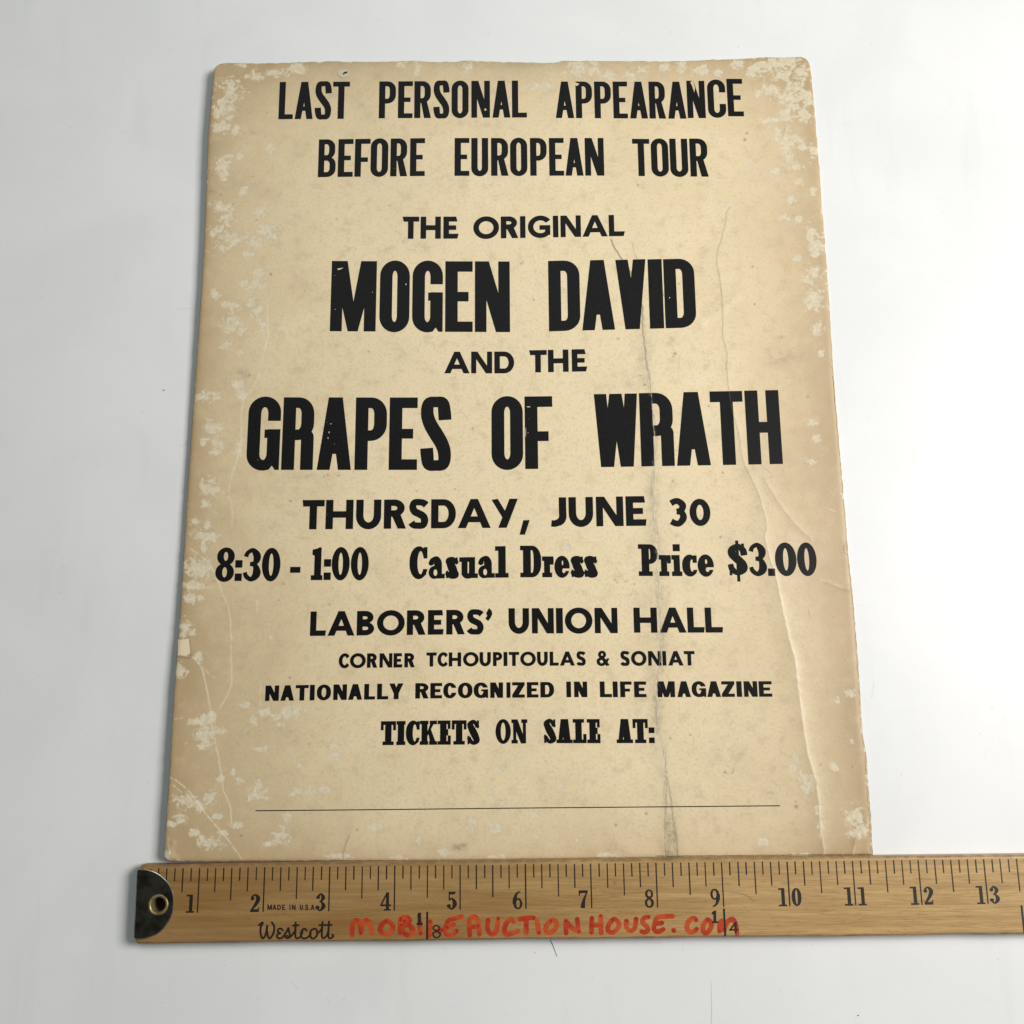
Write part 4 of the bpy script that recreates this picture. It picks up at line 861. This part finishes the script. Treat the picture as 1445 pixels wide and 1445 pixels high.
# small fractions of a yard: 1|8 and 1|4
def frac(ops_px):
    V2, T = paint(ops_px, None, 1e-4); return on_stick_px('fraction_numeral', V2, T, M_MARK, .00017)
frac([(1, Rr(590.3, 1288, 592.8, 1304.2)), (1, Rr(588.4, 1302, 596.4, 1305.4)), (1, [(589, 1290.6), (592, 1287.6), (594.2, 1288), (594.2, 1304), (591, 1304)])])
frac(ST([(616.2, 1313.4), (611.6, 1310.8), (613, 1306.6), (616.4, 1306), (619.8, 1308), (620, 1311.6), (616.2, 1313.4)], 1.8, 5, True) + ST([(616, 1313.6), (611.4, 1317), (612.6, 1321.6), (616, 1323), (620.2, 1321.6), (621.2, 1317), (616, 1313.6)], 1.9, 5, True))
frac([(1, [(1004.6, 1287.8), (1008, 1285), (1010.6, 1285), (1010.8, 1301), (1007.4, 1301), (1007.2, 1290), (1005, 1290.6)]), (1, Rr(1005.6, 1300, 1013.6, 1302.6))])
frac([(1, q) for q in ([(1037.2, 1301), (1039.6, 1301), (1039.9, 1316.5), (1037.4, 1316.5)], [(1029.4, 1311.2), (1042.6, 1310.6), (1042.6, 1312.8), (1029.4, 1313.6)], [(1029.4, 1312), (1037.6, 1301), (1039.2, 1302), (1032, 1312)])])
# maker's script and origin line
def zp(pts, ox, oy, k): return [(ox + p[0] / k, oy + p[1] / k) + tuple(p[2:]) for p in pts]
Z = (355, 1260, 11.115); scr = []
for st in ([(118, 508), (150, 478), (176, 466), (146, 540), (140, 610), (155, 685), (182, 712), (222, 650), (246, 515)], [(246, 515), (242, 600), (262, 690), (290, 712), (340, 640), (358, 550), (345, 500), (318, 462)],
           [(490, 588), (465, 562), (425, 565), (412, 605), (450, 632), (415, 645), (398, 680), (425, 712), (480, 702), (530, 640), (580, 552)], [(580, 552), (590, 610), (600, 665), (570, 710), (530, 690), (560, 672)], [(570, 710), (620, 680), (690, 590)],
           [(692, 468), (688, 590), (690, 690), (722, 712), (770, 680), (800, 610)], [(652, 512), (738, 506)], [(862, 592), (838, 562), (796, 585), (775, 640), (790, 700), (832, 714), (890, 690), (930, 640)],
           [(985, 562), (940, 585), (918, 640), (938, 704), (980, 712), (1022, 672), (1030, 610), (1005, 566), (975, 562)], [(1025, 640), (1075, 600), (1112, 545)], [(1114, 455), (1104, 580), (1106, 690), (1136, 708), (1180, 670), (1205, 600)], [(1216, 450), (1208, 580), (1208, 690), (1236, 712), (1282, 682), (1268, 652)], [(1064, 505), (1256, 502)]):
    scr += ST(zp([(a, b, 25) for a, b in st], *Z)[:0] or [(355 + a / 11.115, 1260 + b / 11.115, 2.75) for a, b in st], 2.75, 6, True)
V2, T = paint(scr, None, 1e-4); on_stick_px('script_lettering', V2, T, M_MARK, .00008)
small = []
for ch, a, b in (('M', 250, 322), ('A', 328, 392), ('D', 404, 460), ('E', 480, 526), ('I', 596, 611), ('N', 634, 692), ('U', 756, 806), ('.', 814, 828), ('S', 842, 890), ('.', 900, 914), ('A', 928, 988), ('.', 996, 1008)):
    x0, x1 = 355 + a / 11.115, 355 + b / 11.115; c = 7.4; base = 1260 + 267 / 11.115; w = (x1 - x0) / c
    if ch == '.': small.append((1, Rr(x0, base - 1.2, x1, base))); continue
    small += [(s, [(x0 + p[0] * c, base - p[1] * c) for p in poly]) for s, poly in sans(ch, w, FM)]
V2, T = paint(small, None, 1e-4); on_stick_px('small_print', V2, T, M_MARK, .00008)
# red marker writing
MK = []; MKD = []
def mk(k, ox, oy, *strokes):
    for st in strokes:
        closed = st[0] == st[-1] and len(st) > 3
        q = [(ox + a / k, oy + b / k, random.uniform(6.4, 7.3)) for a, b in st]
        for e in (q[0], q[-1]):
            if random.random() < .6: MKD.append((1, EL(e[0] + random.uniform(-.4, .4), e[1] + random.uniform(-.4, .4), random.uniform(1.5, 2.4), random.uniform(1.7, 2.8), 14)))
        MK.extend(ST(q[:-1] if closed else q, 6, 5, not closed, closed))
mk(7.225, 485, 1270, [(84, 362), (86, 300), (95, 230), (130, 205), (165, 240), (178, 338)], [(178, 335), (192, 245), (232, 204), (268, 245), (290, 340)], [(430, 218), (382, 262), (376, 318), (425, 348), (485, 325), (502, 262), (462, 222), (430, 218)],
   [(578, 205), (576, 335)], [(582, 190), (640, 176), (672, 210), (640, 245), (592, 255)], [(600, 250), (670, 262), (708, 310), (690, 352), (650, 358), (620, 340)], [(620, 215), (600, 300)], [(774, 215), (786, 340)], [(885, 220), (875, 300), (874, 362)], [(955, 322), (1000, 306)],
   [(1202, 170), (1130, 190), (1065, 215), (1042, 290), (1045, 345), (1095, 355), (1150, 315)], [(1060, 280), (1122, 250)], [(1285, 360), (1280, 270), (1284, 200), (1330, 172), (1372, 215), (1384, 350)], [(1290, 272), (1375, 268)])
mk(7.225, 665, 1270, [(172, 205), (166, 290), (195, 345), (235, 340), (262, 290), (275, 190)], [(432, 222), (405, 198), (365, 225), (338, 290), (355, 352), (410, 340), (475, 315)], [(490, 198), (560, 184), (640, 182)], [(560, 195), (560, 335)], [(670, 215), (690, 332)],
   [(812, 212), (770, 258), (762, 310), (798, 336), (850, 300), (874, 245), (848, 206), (812, 212)], [(968, 340), (964, 215)], [(968, 215), (1015, 275), (1096, 320)], [(1096, 318), (1080, 195)], [(1230, 185), (1225, 332)], [(1320, 165), (1325, 335)], [(1230, 258), (1320, 255)])
mk(7.225, 850, 1265, [(110, 236), (66, 290), (58, 345), (100, 368), (150, 335), (170, 285), (145, 240), (110, 236)], [(246, 250), (248, 320), (290, 350), (330, 320), (344, 230)], [(470, 210), (425, 222), (412, 262), (452, 305), (466, 345), (430, 366), (400, 358)], [(715, 200), (640, 205), (560, 216), (530, 290), (530, 340), (570, 360), (622, 335)], [(536, 278), (606, 270)], [(728, 346), (734, 350)],
   [(955, 240), (925, 220), (880, 255), (862, 320), (890, 362), (925, 360), (962, 332)], [(1068, 240), (1030, 290), (1028, 350), (1060, 372), (1100, 335), (1112, 275), (1085, 240), (1068, 240)], [(1196, 355), (1200, 280), (1222, 245), (1240, 290), (1245, 345)], [(1245, 330), (1270, 265), (1325, 232), (1358, 280), (1374, 378)])
V2, T = paint(MK, None, 1e-4); hw = on_stick_px('handwriting', V2, T, M_RED, .00003)
V2, T = paint(MKD, None, 1e-4); on_stick_px('ink_pools', V2, T, M_RED2, .00005, hw)
V2, T = paint(ST([(1031.5, 1259.6, 1.2), (1044, 1260.5, 1.0), (1056, 1265, 1.4), (1064, 1272, 1.0)], 1.2, 6), None, 1e-4); on_stick_px('green_scribble', V2, T, M_STAIN, .00004)
for q in (EL(867.6, 1245, 2.6, 3.6, 12), EL(853, 1260, .7, 2.6, 8)):
    V2, T = paint([(1, q)], None, 1e-4); on_stick_px('stain', V2, T, M_STAIN, .00004)
# metal end plate, folded over the end, with an eyelet
def end_plate():
    ZT = ZR + .00035
    k = 10.7; z5 = lambda a, b: (180 + a / k, 1205 + b / k)
    arc = [z5(*q) for q in ((190, 236), (300, 246), (400, 275), (490, 325), (575, 400), (640, 490), (680, 590), (693, 690), (690, 800), (665, 910), (615, 1020), (540, 1120), (440, 1205), (320, 1258), (220, 1280), (130, 1286))]
    c = [tuple(p) for p in catmull(arc, 4)]; edge = [(196.9 + (192.2 - 196.9) * t, 1227.2 + (1325 - 1227.2) * t) for t in np.linspace(1, 0, 12)[1:-1]]
    out = c + edge
    hole = EL(223.2, 1276.8, 11.2, 11.2, 30)
    V2, T = paint([(1, out), (-1, hole)], [(x + random.uniform(-.5, .5), y) for x in range(200, 240, 3) for y in range(1232, 1322, 3) if (x - 205) ** 2 / 36 ** 2 + (y - 1277) ** 2 / 46 ** 2 < .9 and math.hypot(x - 223.2, y - 1276.8) > 12.5], 1e-4)
    u = np.array([p[0] for p in V2]); v = np.array([p[1] for p in V2])
    top = P(u, v, ZT); top[:, 2] += .0004 * np.clip(1 - ((u - 208) / 36) ** 2 - ((v - 1277) / 50) ** 2, 0, 1) - .00018 * np.exp(-((np.hypot(u - 223.2, v - 1276.8) - 11) / 5) ** 2); V = top.tolist(); F_ = [list(t) for t in T]
    # rim going down to the wood, slightly rounded outward
    n = len(c); o = len(V)
    cx, cy = 205.0, 1277.0
    for lvl, (ins, dz) in enumerate(((0.0, 0.0), (.5, -.00012), (.7, -.00034))):
        for (a, b) in c:
            dx, dy = a - cx, b - cy; L = math.hypot(dx, dy); V.append(P(a + dx / L * ins, b + dy / L * ins, ZT + dz).tolist())
    for l in range(2):
        for i in range(n - 1): F_.append([o + l * n + i, o + l * n + i + 1, o + (l + 1) * n + i + 1, o + (l + 1) * n + i])
    bead = [tuple(p) for p in catmull(arc, 8)]; o = len(V); kk = 8; nb = len(bead)  # bead added along the rim to carry a bright highlight
    for i in range(nb):
        a, b = bead[i]; ta = np.array(bead[min(i + 1, nb - 1)]) - np.array(bead[max(i - 1, 0)]); ta /= np.linalg.norm(ta); no = np.array([-ta[1], ta[0]])
        for q in range(kk):
            an = 2 * math.pi * q / kk; V.append((P(a + no[0] * .85 * math.cos(an), b + no[1] * .85 * math.cos(an), ZT) + np.array([0, 0, .00022 * math.sin(an)])).tolist())
    n_bead0 = len(F_); n_bead1 = n_bead0 + (nb - 1) * kk
    for i in range(nb - 1):
        for q in range(kk): F_.append([o + i * kk + q, o + i * kk + (q + 1) % kk, o + (i + 1) * kk + (q + 1) % kk, o + (i + 1) * kk + q])
    # fold over the end of the stick
    o = len(V); m = 14; fold = [(0, 0), (.0006, -.00015), (.0011, -.0005), (.0014, -.0011), (.0015, -.0022), (.0015, -.0045), (.0015, -ZT + .0003)]
    for (dx, dz) in fold:
        for t in np.linspace(0, 1, m):
            p = P(196.9 + (192.2 - 196.9) * t, 1227.2 + (1325 - 1227.2) * t, ZT) - EXn * dx; p[2] = ZT + dz
            p += EYn * (.0006 * (dx / .0015) * (1 - 2 * t)); V.append(p.tolist())
    for l in range(len(fold) - 1):
        for i in range(m - 1): F_.append([o + l * m + i, o + l * m + i + 1, o + (l + 1) * m + i + 1, o + (l + 1) * m + i])
    ob = mesh_obj('end_plate', V, F_, [M_NICKEL, M_BEAD], stick, RUL_O, mat_idx=[1 if n_bead0 <= q < n_bead1 else 0 for q in range(len(F_))])
    bm = bmesh.new(); bm.from_mesh(ob.data); bmesh.ops.remove_doubles(bm, verts=bm.verts, dist=2e-6); bmesh.ops.recalc_face_normals(bm, faces=bm.faces)
    if sum(f.normal.z * f.calc_area() for f in bm.faces) < 0: bmesh.ops.reverse_faces(bm, faces=bm.faces)
    bm.to_mesh(ob.data); bm.free(); ob.data.polygons.foreach_set('use_smooth', [True] * len(ob.data.polygons))
    try: ob.data.set_sharp_from_angle(angle=math.radians(40))
    except Exception: pass
    # eyelet: rolled flange and tube
    ce = P(np.array(223.2), np.array(1276.8), ZT); prof = [(.00400, 0.00002), (.00385, .00022), (.00355, .00036), (.0032, .00036), (.0029, .00018), (.00272, -.0002), (.00262, -.0012), (.0026, -.0035), (.0026, -.0058)]
    V, F_ = [], []; ns = 48
    for r, dz in prof:
        for i in range(ns): a = 2 * math.pi * i / ns; V.append([ce[0] + r * math.cos(a), ce[1] + r * math.sin(a), ZT + dz])
    for l in range(len(prof) - 1):
        for i in range(ns): j = (i + 1) % ns; F_.append([l * ns + i, l * ns + j, (l + 1) * ns + j, (l + 1) * ns + i])
    e = mesh_obj('eyelet', V, F_, M_BRASS, ob, RUL_O, smooth=True)
    V = [[ce[0] + .00258 * math.cos(2 * math.pi * i / 32), ce[1] + .00258 * math.sin(2 * math.pi * i / 32), .0009] for i in range(32)]
    mesh_obj('eyelet_dark_disc', V, [list(range(32))], M_HOLE, ob, RUL_O)  # black disc added under the bore to make the eyelet look dark
end_plate()
